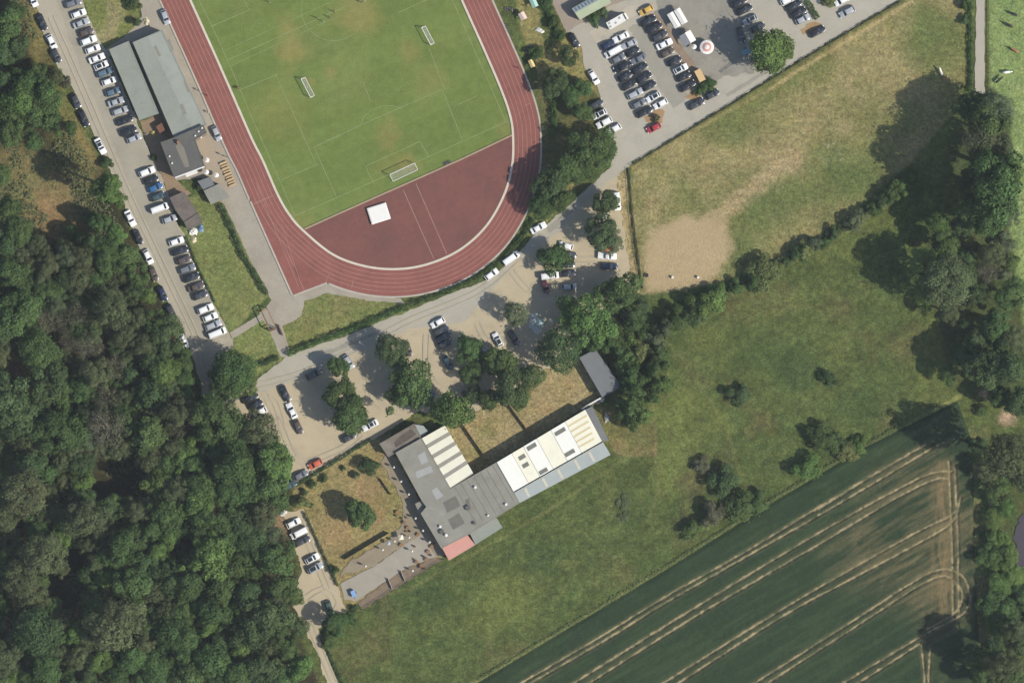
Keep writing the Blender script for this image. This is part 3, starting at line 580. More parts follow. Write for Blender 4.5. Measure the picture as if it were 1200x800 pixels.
flat_building('yard_shed', 'little rusty brown shed in the earth yard below the clubhouse wing', [(184, 149), (190, 145), (194, 152), (188, 156)], 2.1, mat('rusty_roof', C(128, 88, 70), .85, .15, .6), m_dtimb, cat='shed', wins=False)
# community building south of the gravel parking
b, w, c_, r = flat_building('stained_annex', 'flat annex with a dark brown stained roof facing the gravel parking', [(446, 520), (485.5, 497), (493, 511.5), (455.5, 534)], 3.6, m_roofst, m_render, parapet=0.08)
patch(b, c_, [(462, 518), (470, 510), (482, 502), (488, 508), (482, 513), (470, 520), (464, 524)], 3.6, mat('tar_stain', C(96, 84, 76), .9, .2, .6), 'roof_patch', .012)
flat_building('porch_link', 'pale grey porch roof wedged between the stained annex and a large tree', [(486.5, 497.5), (496, 499), (501, 505), (494, 511)], 3.0, m_blue, m_render, wins=False)
b, w, c_, r = flat_building('workshop_hall', 'large weathered grey flat-roofed hall with vents and roof patches', [(465, 530), (493.5, 514), (528, 572.6), (582, 542), (608, 588), (550, 624), (518, 640.6), (494.5, 600.6), (501, 593), (495.6, 585.6)], 4.4, m_roofm, m_render, parapet=0.07)
for poly in ([(506, 574), (512, 570), (520, 580), (512, 585)], [(490, 533), (498, 528), (502, 540), (494, 544)], [(487, 552), (505, 545), (508, 552), (489, 560)]): patch(b, c_, poly, 4.4, mat('silver_patch', C(166, 168, 162), .7, .05, .6), 'roof_patch', .02)
for poly in ([(519, 588), (534, 580), (540, 592), (524, 600)], [(525, 608), (538, 600), (545, 612), (531, 620)], [(545, 585), (550, 583), (552, 596), (547, 598)]): patch(b, c_, poly, 4.4, mat('wet_patch', C(116, 114, 104), .9, .12, .6), 'roof_patch', .014)
for k in range(7):
    f = k/7.0; a_ = (533+f*52, 570-f*29); e_ = (a_[0]+26*.98, a_[1]+44*.98)
    MB().ribbon([on(c_, a_), on(c_, e_)], 0.12, 4.4, 4.43).build('roof_seam', m_roofd, b)
for pt, rr, sq in (((557, 570), .4, False), ((548, 594), .5, True), ((516, 616), .4, False), ((523, 626), .45, False), ((518, 622), .5, True), ((593, 590), .4, False), ((572, 603), .3, False), ((556, 612), .3, True)): vent(b, c_, pt, 4.4, rr, .6, None if not sq else m_roofd, sq)
flat_building('stair_box', 'small square grey roof box notched into the garden wall of the hall', [(487.8, 590), (495.6, 586.2), (500.2, 593), (491.5, 598.6)], 3.2, m_roofm, m_render, wins=False, parapet=.06)
flat_building('pink_roof_annex', 'bright pink flat-roofed annex at the corner of the grey hall', [(519, 641.2), (546.8, 625.6), (556, 637.5), (526.5, 655)], 3.4, m_pink, m_render)
flat_building('pale_lean_to', 'pale grey lean-to roof between the pink annex and the meadow', [(551.5, 624.6), (581.5, 606.6), (588, 617), (557.5, 636.5)], 3.2, m_roofg, m_render, wins=False)
# sawtooth roof
root = thing('sawtooth_workshop', 'workshop with a cream and grey sawtooth roof', 'building', P(524, 535)); cc = (P(524, 535).x, P(524, 535).y)
o0, o1, o2, o3 = [Vector(on(cc, p)) for p in ((494.8, 513), (521.5, 498), (555, 554.2), (528.6, 571.8))]
MB().prism([tuple(o0), tuple(o1), tuple(o2), tuple(o3)], 0, 4.0).build('wall', m_render, root)
m_swg = mat('sawtooth_grey', C(146, 142, 130), 0.8, 0.08, 0.4)
for k in range(5):
    f0, f1, f2 = k/5, (k+(0.66 if k < 4 else .9))/5, (k+1)/5
    A0, A1, A2 = o0.lerp(o3, f0), o0.lerp(o3, f1), o0.lerp(o3, f2); B0, B1, B2 = o1.lerp(o2, f0), o1.lerp(o2, f1), o1.lerp(o2, f2)
    za, zb, zc_ = 4.2, 4.34, 4.16
    def slab(name, p, q, z0, z1, m):
        vs = [(p[0].x, p[0].y, z0), (p[1].x, p[1].y, z0), (q[1].x, q[1].y, z1), (q[0].x, q[0].y, z1)]; vs += [(v_[0], v_[1], v_[2]-0.12) for v_ in vs]
        link(name, mesh_of(name, vs, [(0, 1, 2, 3), (7, 6, 5, 4), (0, 4, 5, 1), (1, 5, 6, 2), (2, 6, 7, 3), (3, 7, 4, 0)], m), root)
    slab('roof_slope', (A0, B0), (A1, B1), za, zb, m_cream); slab('roof_slope', (A1, B1), (A2, B2), zb+.004, zc_, m_swg)
    for e0, e1, e2 in ((A0, A1, A2), (B0, B1, B2)):
        link('gable', mesh_of('gable', [(e0.x, e0.y, 4.0), (e2.x, e2.y, 4.0), (e2.x, e2.y, 4.16), (e1.x, e1.y, 4.28), (e0.x, e0.y, 4.16)], [(0, 1, 2, 3, 4)], m_render), root)
# long white roof of panels
root = thing('white_roof_hall', 'long hall roofed with white and cream sheeting panels and grey rooflights', 'building', P(644, 528)); cc = (P(644, 528).x, P(644, 528).y)
a0, a1, a2, a3 = [Vector(on(cc, p)) for p in ((582.4, 541.6), (686, 480), (705, 516), (601.4, 575))]
MB().prism([tuple(a0), tuple(a1), tuple(a2), tuple(a3)], 0, 4.6).build('wall', m_render, root)
def uv(u_, v_): return a0.lerp(a1, u_).lerp(a3.lerp(a2, u_), v_)
def quad(u0, u1, v0, v1): return [tuple(uv(*q_)) for q_ in ((u0, v0), (u1, v0), (u1, v1), (u0, v1))]
for (u0, u1, m_, hh) in ((0, .17, m_wroof, .14), (.17, .30, m_cream, .10), (.30, .45, m_wroof, .16), (.45, .61, m_cream, .12), (.61, .77, m_wroof, .15), (.77, 1.0, m_cream, .11)):
    MB().prism(quad(u0+.002, u1-.002, -.015, 1.01), 4.6, 4.6+hh).build('roof_panel', m_, root)
for u0, u1, v0, v1 in ((.205, .275, .18, .30), (.20, .265, .44, .56), (.32, .42, .05, .18), (.31, .40, .86, .98), (.625, .74, .10, .22), (.615, .72, .78, .90)):
    MB().prism(quad(u0, u1, v0, v1), 4.72, 4.80).build('rooflight', mat('rooflight_glass', C(128, 126, 116), .3, .08, 1), root)
for k in range(5): MB().prism(quad(.79+.002*k, .985-.01*k, .12+k*.17, .18+k*.17), 4.7, 4.725).build('roof_strip', m_tan, root)
for k, v0 in enumerate((.13, .3, .48, .64, .8)): MB().prism(quad(.775, .80, v0, v0+.05), 4.71, 4.74).build('roof_strip', m_tan, root)
openings(root, [tuple(a0), tuple(a1), tuple(a2), tuple(a3)], 4.6, 3.6)
flat_building('end_strip_roof', 'narrow slate-grey roof strip across the end of the white-roofed hall', [(687, 479.6), (693.6, 476.5), (712, 515), (706, 516)], 3.2, m_slate, m_render, wins=False)
root = thing('blue_roof_lean_to', 'blue-grey corrugated lean-to along the white-roofed hall with pale rooflight sheets', 'building', P(658, 552)); cc = (P(658, 552).x, P(658, 552).y)
e0, e1, e2, e3 = [Vector(on(cc, p)) for p in ((602.6, 576.6), (706.5, 517.6), (715, 532), (608.5, 588.5))]
MB().prism([tuple(e0), tuple(e1), tuple(e2), tuple(e3)], 0, 2.8).build('wall', m_render, root)
def uv2(u_, v_): return e0.lerp(e1, u_).lerp(e3.lerp(e2, u_), v_)
mb = MB(); N = 120; vs = []; fs = []
for i in range(N+1):
    q_, s_ = uv2(i/N, -.01), uv2(i/N, 1.03); dz = 0.035*(i % 2); vs += [(q_.x, q_.y, 3.35+dz), (s_.x, s_.y, 2.9+dz)]
for i in range(N): fs.append((2*i, 2*i+1, 2*i+3, 2*i+2))
mb.add(vs, fs).build('roof', m_blue, root)
for u0 in (.10, .30, .47, .66, .82):
    p0, p1, p2, p3 = uv2(u0, .12), uv2(u0+.025, .12), uv2(u0+.025, .9), uv2(u0, .9)
    MB().add([(p0.x, p0.y, 3.36), (p1.x, p1.y, 3.36), (p2.x, p2.y, 3.0), (p3.x, p3.y, 3.0), (p0.x, p0.y, 3.30), (p1.x, p1.y, 3.30), (p2.x, p2.y, 2.94), (p3.x, p3.y, 2.94)], [(3, 2, 1, 0), (0, 1, 5, 4), (1, 2, 6, 5), (2, 3, 7, 6), (3, 0, 4, 7)]).build('rooflight_sheet', mat('pale_sheet', C(198, 194, 172), .5, .08, .6), root)
flat_building('slate_shed', 'slate-grey flat shed at the dry garden corner under overhanging trees', [(680, 419), (697, 410), (727, 453), (706, 464)], 3.6, m_slate, m_render, cat='shed', parapet=.05)
# north shed with window band
root = thing('glazed_shed', 'long pale green shed with a band of bluish roof windows by the motorhome', 'building', P(694, 8)); cc = (P(694, 8).x, P(694, 8).y)
g0, g1, g2, g3 = [Vector(on(cc, p)) for p in ((670, 11), (706, -9), (716, 4), (679, 24))]
MB().prism([tuple(g0), tuple(g1), tuple(g2), tuple(g3)], 0, 3.2).build('wall', m_render, root)
m0, m1_ = g0.lerp(g3, .42), g1.lerp(g2, .42)
def slab2(name, pp, zz_, m):
    vs = [(p.x, p.y, z) for p, z in zip(pp, zz_)]; vs += [(v_[0], v_[1], v_[2]-.1) for v_ in vs]
    return link(name, mesh_of(name, vs, [(0, 1, 2, 3), (7, 6, 5, 4), (0, 4, 5, 1), (1, 5, 6, 2), (2, 6, 7, 3), (3, 7, 4, 0)], m), root)
slab2('roof_slope', (g1, g0, m0, m1_), (3.25, 3.25, 3.75, 3.75), mat('pale_grey_sheeting', C(170, 178, 172), .7, .06, .4)); slab2('roof_slope', (m1_, m0, g3, g2), (3.754, 3.754, 3.2, 3.2), mat('pale_green_sheeting', C(168, 178, 146), .75, .07, .3))
for k in range(9):
    f = .05+k*.103; A = g0.lerp(g1, f); B = g0.lerp(g1, f+.06); A2 = m0.lerp(m1_, f); B2 = m0.lerp(m1_, f+.06)
    slab2('roof_window', (B.lerp(B2, .12), A.lerp(A2, .12), A.lerp(A2, .8), B.lerp(B2, .8)), (3.36, 3.36, 3.70, 3.70), mat('blue_roof_glass', C(112, 130, 148), .25, .05, 1))

# ------------------------------------------------------------------ walls and fences
def wall_run(name, label, pts, h, t, m, cap=None, cat='wall'):
    root = thing(name, label, cat, P(*pts[0])); c0 = (root.location.x, root.location.y)
    MB().ribbon([on(c0, p) for p in pts], t, 0, h).build('panel', m, root)
    if cap: MB().ribbon([on(c0, p) for p in pts], t+.1, h, h+.08).build('coping', cap, root)
    return root
def post_fence(name, label, pts, h=1.2, gap=2.6, rails=(0.5, 1.05), m=None, post=0.1, cat='fence'):
    root = thing(name, label, cat, P(*pts[0])); c0 = (root.location.x, root.location.y); m = m or m_dtimb
    pm_ = MB().box((0, 0, h/2), (post, post, h)).mesh('post', m); w = resample([on(c0, p) for p in pts], gap)
    for i, p in enumerate(w):
        link('post', pm_, root, (p[0], p[1], 0), random.uniform(-.1, .1))
        if i+1 < len(w):
            q = w[i+1]; L = math.hypot(q[0]-p[0], q[1]-p[1]); rz = math.atan2(q[1]-p[1], q[0]-p[0])
            for zr in rails: MB().box(((p[0]+q[0])/2, (p[1]+q[1])/2, zr), (L, 0.05, 0.1), rz).build('rail', m, root)
    return root
def board_fence(name, label, pts, h=1.8, m=None, cat='fence', board=0.5):
    root = thing(name, label, cat, P(*pts[0])); c0 = (root.location.x, root.location.y); m = m or m_timber
    w = resample([on(c0, p) for p in pts], board)
    for i in range(len(w)-1):
        p, q = w[i], w[i+1]; L = math.hypot(q[0]-p[0], q[1]-p[1]); rz = math.atan2(q[1]-p[1], q[0]-p[0])
        MB().box(((p[0]+q[0])/2, (p[1]+q[1])/2, h/2+random.uniform(-.03, .03)), (L*.95, 0.04, h), rz).build('board', m, root)
    for p in w[::5]: MB().box((p[0], p[1], h/2+.05), (.1, .12, h+.1)).build('post', m_dtimb, root)
    return root
wall_run('garden_wall', 'pale garden wall between the slate shed and the white-roofed hall', [(705, 465.5), (690, 474), (682, 479)], 2.2, 0.3, m_render, m_white)
board_fence('garden_fence', 'tan timber fence across the dry garden beside the sawtooth workshop', [(541, 495), (574, 543)], 1.9)
board_fence('garden_fence', 'tan timber fence across the dry garden behind the white-roofed hall', [(595, 472), (624, 512)], 1.7)
board_fence('lawn_screen', 'long dark timber screen along the lower edge of the dry lawn', [(404, 655), (456, 624)], 1.7, m_dtimb)
board_fence('lawn_screen', 'short dark timber screen beside the round bush on the dry lawn', [(446, 561), (459, 580)], 1.3, m_dtimb)
post_fence('paddock_fence', 'post-and-rail fence running along the road verge of the paddock', [(739, 194), (775, 173), (829, 140), (900, 96), (970, 53), (1056, 2)], 1.2, 3.0)
post_fence('paddock_fence', 'post-and-rail fence between the sandy track and the sand patch', [(736, 197), (740, 250), (748, 310), (753, 338)], 1.3, 2.6)
post_fence('lane_fence', 'timber fence between the pasture with cows and the straight gravel path', [(1158, 0), (1158, 50), (1159, 110)], 1.3, 2.6)
post_fence('meadow_fence', 'low fence along the meadow side of the garden planting beds', [(424, 714), (450, 698), (486, 676), (520, 655)], 1.0, 2.4)
post_fence('lot_rail', 'short metal rail beside the shaded market square', [(846, 85), (859, 76)], 1.0, 1.5, m=m_metal)
for a_, b2, lab in (((455, 678), (460, 690), 'pale trellis panel in the planting beds, closer to the parked blue trailer'), ((470, 669), (475, 681), 'pale trellis panel in the planting beds, closer to the grey hall')): board_fence('trellis', lab, [a_, b2], 1.2, m_white, 'trellis', .35)
# gatehouse frame on the path
root = thing('gate_frame', 'weathered timber gate frame over the footpath below the track', 'gate', P(315, 374)); c0 = (root.location.x, root.location.y)
cn = [on(c0, p) for p in ((306.5, 365), (313.5, 361.5), (324, 384), (316.5, 387))]
for p in cn: MB().box((p[0], p[1], 1.3), (.2, .2, 2.6)).build('post', m_dtimb, root)
for i in range(4):
    p, q = cn[i], cn[(i+1) % 4]; MB().box(((p[0]+q[0])/2, (p[1]+q[1])/2, 2.65-.02*i), (math.hypot(q[0]-p[0], q[1]-p[1]), .22, .2), math.atan2(q[1]-p[1], q[0]-p[0])).build('beam', m_timber, root)
p, q = cn[3], cn[2]; MB().box(((p[0]+q[0])/2, (p[1]+q[1])/2-.3, 1.0), (math.hypot(q[0]-p[0], q[1]-p[1])*.9, .06, 1.8), math.atan2(q[1]-p[1], q[0]-p[0])).build('gate_leaf', mat('rust_paint', C(130, 84, 62), .8, .15, 1), root)
wall_run('gate_side_wall', 'low dark wall running down beside the gate frame path', [(327, 381), (332, 393)], 1.2, .3, m_brickw)

# ------------------------------------------------------------------ vehicles
PAINT = {'white': (252, 252, 248), 'silver': (176, 180, 182), 'grey': (118, 122, 126), 'dark grey': (62, 64, 68), 'black': (34, 36, 40), 'navy': (34, 44, 78), 'blue': (52, 106, 158), 'red': (182, 54, 56), 'orange': (214, 104, 70), 'brown': (92, 78, 68), 'teal': (60, 84, 90), 'yellow': (224, 178, 76), 'steel blue': (92, 116, 132), 'maroon': (98, 40, 44), 'green': (70, 96, 84)}
def paint(k): return mat('paint_'+k.replace(' ', '_'), C(*PAINT[k]), 0.3, 0.0, spec=0.5, coat=0.6)
m_cglass = mat('car_glass', (0.018, 0.022, 0.026), 0.06, 0.0, spec=0.6)
m_tyre = mat('tyre_rubber', (0.02, 0.02, 0.021), 0.85, 0.0); m_lamp = mat('headlamp', (0.75, 0.77, 0.78), 0.15, 0.0); m_tail = mat('tail_lamp', (0.35, 0.02, 0.02), 0.25, 0.0)
SPEC = {'hatchback': (4.15, 1.80, 1.48, .92, .24, .06, -.34, -.455), 'saloon': (4.65, 1.84, 1.44, .92, .20, .045, -.23, -.36), 'estate': (4.7, 1.84, 1.48, .93, .21, .06, -.38, -.465),
        'SUV': (4.6, 1.92, 1.70, 1.05, .23, .085, -.37, -.465), 'van': (5.0, 1.96, 1.95, 1.12, .36, .23, -.475, -.49), 'pickup': (5.2, 1.92, 1.75, 1.0, .20, .08, -.08, -.13)}
CARM = {}
def car_meshes(kind, colr):
    if (kind, colr) in CARM: return CARM[(kind, colr)]
    L, Wd, H, bz, wb, rf, rr, rb = SPEC[kind]; hw = Wd/2; pm_ = paint(colr); out = []
    # lower body loft
    st = [(-.5, .78, .82), (-.485, .93, .97), (-.44, .98, 1.0), (-.2, 1.0, 1.0), (.1, 1.0, 1.0), (wb, .99, .98), (.36 if wb < .3 else .40, .97, .90), (.45, .91, .80), (.49, .80, .70), (.5, .68, .60)]
    vs = []; fs = []; n = 10
    for xf, wf, zf in st:
        w_, zt = hw*wf, bz*zf; x_ = xf*L
        half = [(w_*.90, .22), (w_*.99, .40), (w_, zt*.72), (w_*.95, zt*.93), (w_*.80, zt)]
        vs += [(x_, yy, zz_) for yy, zz_ in half]+[(x_, -yy, zz_) for yy, zz_ in half[::-1]]
    for i in range(len(st)-1):
        for j in range(n): fs.append((i*n+j, i*n+(j+1) % n, (i+1)*n+(j+1) % n, (i+1)*n+j))
    fs += [tuple(range(n)), tuple(range((len(st)-1)*n+n-1, (len(st)-1)*n-1, -1))]
    mb = MB().add(vs, fs)
    # cabin
    zb_ = bz*.97; base = [(wb*L, hw*.84), (rb*L, hw*.84)]; tw = hw*.72
    rings = [((wb*L, rb*L), hw*.86, zb_), (((rf*.88+wb*.12)*L, (rr*.88+rb*.12)*L), hw*.745, H-.11), (((rf-.035)*L, (rr+.03)*L), hw*.62, H-.015), (((rf-.12)*L, (rr+.12)*L), hw*.3, H)]
    cv = []
    for (xa, xb), yw, z_ in rings: cv += [(xa, yw, z_), (xb, yw, z_), (xb, -yw, z_), (xa, -yw, z_)]
    cf = []
    for i in range(len(rings)-1):
        for j in range(4): cf.append((i*4+(j+1) % 4, i*4+j, (i+1)*4+j, (i+1)*4+(j+1) % 4)[::-1] if False else (i*4+j, (i+1)*4+j, (i+1)*4+(j+1) % 4, i*4+(j+1) % 4))
    k = (len(rings)-1)*4; cf.append((k, k+3, k+2, k+1))
    mb.add(cv, cf)
    if kind == 'pickup': mb.box((-.32*L, hw*.9, bz+.08), (.33*L, .1, .3)); mb.box((-.32*L, -hw*.9, bz+.08), (.33*L, .1, .3))
    me_ = mb.mesh('car_body', pm_, 38); bm = bmesh.new(); bm.from_mesh(me_); bmesh.ops.recalc_face_normals(bm, faces=bm.faces); bm.to_mesh(me_); bm.free()
    out.append(('body', me_))
    A, B = rings[0], rings[1]
    def pane(name, p, e):
        p = [Vector(q) for q in p]; nrm = (p[1]-p[0]).cross(p[3]-p[0]).normalized(); ctr = sum(p, Vector())/4
        if nrm.dot(ctr-Vector((-.05*L, 0, bz))) < 0: nrm = -nrm
        q = [ctr+(v-ctr)*e for v in p]; vv = [v+nrm*.018 for v in q]+[v-nrm*.03 for v in q]
        out.append((name, mesh_of(name, vv, [(0, 1, 2, 3), (7, 6, 5, 4), (0, 4, 5, 1), (1, 5, 6, 2), (2, 6, 7, 3), (3, 7, 4, 0)], m_cglass)))
    (xa, xb), y0, z0 = A; (xc, xd), y1, z1 = B
    pane('windscreen', [(xa, y0, z0), (xa, -y0, z0), (xc, -y1, z1), (xc, y1, z1)], .93)
    pane('rear_window', [(xb, y0, z0), (xb, -y0, z0), (xd, -y1, z1), (xd, y1, z1)], .86)
    for s in (1, -1): pane('side_window', [(xa, s*y0, z0), (xb, s*y0, z0), (xd, s*y1, z1), (xc, s*y1, z1)], .88)
    for sx_ in (.31, -.30):
        for s in (1, -1):
            out.append(('wheel', MB().tube((sx_*L, s*(hw-.22), .32), (sx_*L, s*(hw-.01), .32), .32, .31, 14).mesh('wheel', m_tyre)))
    for s in (1, -1):
        out.append(('headlight', MB().box((.462*L, s*hw*.66, bz*.735), (.10*L*.5, hw*.34, .10)).mesh('headlight', m_lamp)))
        out.append(('tail_light', MB().box((-.487*L, s*hw*.70, bz*.80), (.10, hw*.26, .16)).mesh('tail_light', m_tail)))
        out.append(('mirror', MB().box(((wb-.05)*L, s*(hw+.06), bz+.02), (.12, .2, .13)).mesh('mirror', pm_)))
    CARM[(kind, colr)] = out
    return out
ROOFP = {}
def car(px, py, dx, dy, colr, kind, label, group=None, dark_roof=False, z=0.08, sc=1.03):
    o = thing('parked_car' if kind not in ('van', 'pickup') else ('parked_van' if kind == 'van' else 'pickup_truck'), label, 'van' if kind == 'van' else ('pickup' if kind == 'pickup' else 'car'), P(px, py, z), ang(dx, dy)+random.uniform(-.035, .035), group)
    o.scale = (sc, sc, sc)
    for nm, me_ in car_meshes(kind, colr): link(nm, me_, o)
    if dark_roof:
        if kind not in ROOFP:
            L, Wd, H, bz, wb, rf, rr, rb = SPEC[kind]
            ROOFP[kind] = MB().box(((rf+rr)/2*L, 0, H+.004), ((rf-rr)*L*.8, Wd*.58, .03)).mesh('roof_panel', m_cglass)
        link('roof_panel', ROOFP[kind], o)
    return o
ORD = ['first', 'second', 'third', 'fourth', 'fifth', 'sixth', 'seventh', 'eighth', 'ninth', 'tenth', 'eleventh', 'twelfth', 'thirteenth', 'fourteenth', 'fifteenth', 'sixteenth', 'seventeenth', 'eighteenth', 'nineteenth', 'twentieth', 'twenty-first', 'twenty-second', 'twenty-third', 'twenty-fourth', 'twenty-fifth', 'twenty-sixth', 'twenty-seventh', 'twenty-eighth', 'twenty-ninth', 'thirtieth']
def car_row(cars, where, group):
    for i, t in enumerate(cars):
        px, py, dx, dy, colr, kind = t[:6]
        lab = f'dark-roofed {colr} {kind}' if len(t) > 6 else f'{colr} {kind}'
        car(px, py, dx, dy, colr, kind, f'{lab}, {ORD[i]} {where}', group, len(t) > 6)
h_ = (.93, -.36)
car_row([(255, 390, *h_, 'white', 'van'), (250, 381, *h_, 'silver', 'estate'), (246.5, 371.5, *h_, 'white', 'hatchback'), (241, 362, *h_, 'white', 'SUV'), (234.5, 346, *h_, 'dark grey', 'hatchback'), (230, 336, *h_, 'brown', 'saloon'), (224.5, 325, *h_, 'black', 'SUV'), (219.5, 315, *h_, 'grey', 'estate'), (215.5, 304.5, *h_, 'brown', 'hatchback'), (211, 294, *h_, 'black', 'estate'), (207, 283, *h_, 'white', 'hatchback'), (199, 257, *h_, 'silver', 'hatchback'), (187.5, 244, *h_, 'white', 'van'), (185, 230.5, *h_, 'teal', 'hatchback'), (182, 220, *h_, 'blue', 'hatchback'), (177, 211, *h_, 'black', 'hatchback'), (172.5, 201.5, *h_, 'white', 'SUV'),
         (157.5, 162.5, *h_, 'silver', 'hatchback'), (151, 154, *h_, 'black', 'SUV'), (146, 141.5, *h_, 'black', 'saloon'), (141.5, 130, *h_, 'silver', 'estate'), (136.5, 119.5, *h_, 'silver', 'saloon'), (132.5, 108, *h_, 'steel blue', 'hatchback'), (128.5, 95.5, *h_, 'white', 'hatchback'), (123, 85, *h_, 'steel blue', 'estate'), (119, 77, *h_, 'white', 'hatchback', 1), (114, 68.5, *h_, 'white', 'saloon'), (109, 58, *h_, 'white', 'hatchback'), (104, 48, *h_, 'white', 'SUV'), (101, 38, *h_, 'brown', 'hatchback')], 'from the gate path in the nose-in lane row', 'cars parked nose-in along the lane')
car_row([(86, 4, *h_, 'grey', 'estate'), (92.5, 16.5, *h_, 'white', 'hatchback'), (95.5, 27.5, *h_, 'silver', 'saloon')], 'in the row end beside the top lawn', 'cars parked nose-in along the lane')
v_ = (.42, .91)
car_row([(215.5, 400, *v_, 'white', 'hatchback'), (201, 366, *v_, 'dark grey', 'estate'), (190.5, 344, *v_, 'navy', 'hatchback'), (180, 321, *v_, 'brown', 'hatchback'), (174, 301, *v_, 'white', 'hatchback'), (162, 278, *v_, 'black', 'hatchback'), (153, 256, *v_, 'white', 'saloon'), (118, 171.5, *v_, 'white', 'saloon', 1), (98.5, 139, *v_, 'black', 'estate'), (89, 119, *v_, 'dark grey', 'hatchback'), (66, 65.5, *v_, 'dark grey', 'hatchback'), (61, 49.5, *v_, 'white', 'hatchback'), (49.5, 26.5, *v_, 'black', 'saloon'), (39, 0, *v_, 'white', 'hatchback')], 'from the lane bend along the wood verge', 'cars parked along the wood verge of the lane')
g_ = (.89, -.46); gb = (-.89, .46)
car_row([(712.5, 53, *g_, 'navy', 'hatchback'), (718.5, 61, *gb, 'white', 'van'), (724.5, 69, *g_, 'grey', 'hatchback'), (728.5, 79, *gb, 'black', 'SUV'), (732, 90, *g_, 'black', 'hatchback'), (737.5, 99.5, *g_, 'black', 'estate'), (744.5, 110, *g_, 'silver', 'estate'), (748.5, 122, *g_, 'grey', 'hatchback'), (755, 131.5, *g_, 'black', 'estate')], 'from the motorhome in the left file of the double row', 'cars in the double row of the car park')
car_row([(727.5, 44, *gb, 'white', 'saloon'), (737, 52, *gb, 'silver', 'saloon'), (741, 61, *g_, 'black', 'hatchback'), (748, 69.5, *gb, 'grey', 'saloon'), (749.5, 80.5, *g_, 'black', 'estate'), (754.5, 91, *g_, 'black', 'SUV'), (760.5, 101, *g_, 'black', 'hatchback'), (765.5, 114, *gb, 'white', 'hatchback', 1), (774, 122, *gb, 'white', 'hatchback')], 'from the motorhome in the right file of the double row', 'cars in the double row of the car park')
car_row([(759.5, 25, *g_, 'black', 'estate'), (766.5, 33, *g_, 'black', 'SUV'), (772.5, 42.5, *g_, 'dark grey', 'estate'), (778.5, 52, *g_, 'white', 'saloon'), (781.5, 62, *g_, 'brown', 'hatchback'), (790, 72, *g_, 'black', 'hatchback'), (797.5, 81, *g_, 'white', 'hatchback', 1), (801, 90, *g_, 'black', 'hatchback'), (805.5, 101, *g_, 'black', 'estate')], 'from the yellow car in the row facing the market square', 'cars facing the market square')
car_row([(698.5, 122.5, *g_, 'dark grey', 'hatchback'), (702.5, 134, *gb, 'white', 'hatchback', 1), (708, 144, *gb, 'white', 'SUV'), (719.5, 151.5, *gb, 'white', 'hatchback')], 'in the short row under the trees beside the track', 'cars in the short row under the trees')
car_row([(924, 0, *g_, 'white', 'estate'), (930, 7, *g_, 'black', 'estate'), (935.5, 15.5, *g_, 'black', 'estate'), (940.5, 23, *g_, 'silver', 'hatchback')], 'in the short row against the clipped hedge', 'cars against the clipped hedge')
car_row([(866, 3, *g_, 'black', 'SUV'), (872, 12, *g_, 'black', 'estate'), (879, 23.5, *gb, 'silver', 'hatchback', 1), (888, 33, *g_, 'dark grey', 'hatchback'), (868, 41, .3, .95, 'dark grey', 'hatchback')], 'in the file running into the big round tree', 'cars beside the round car-park tree')
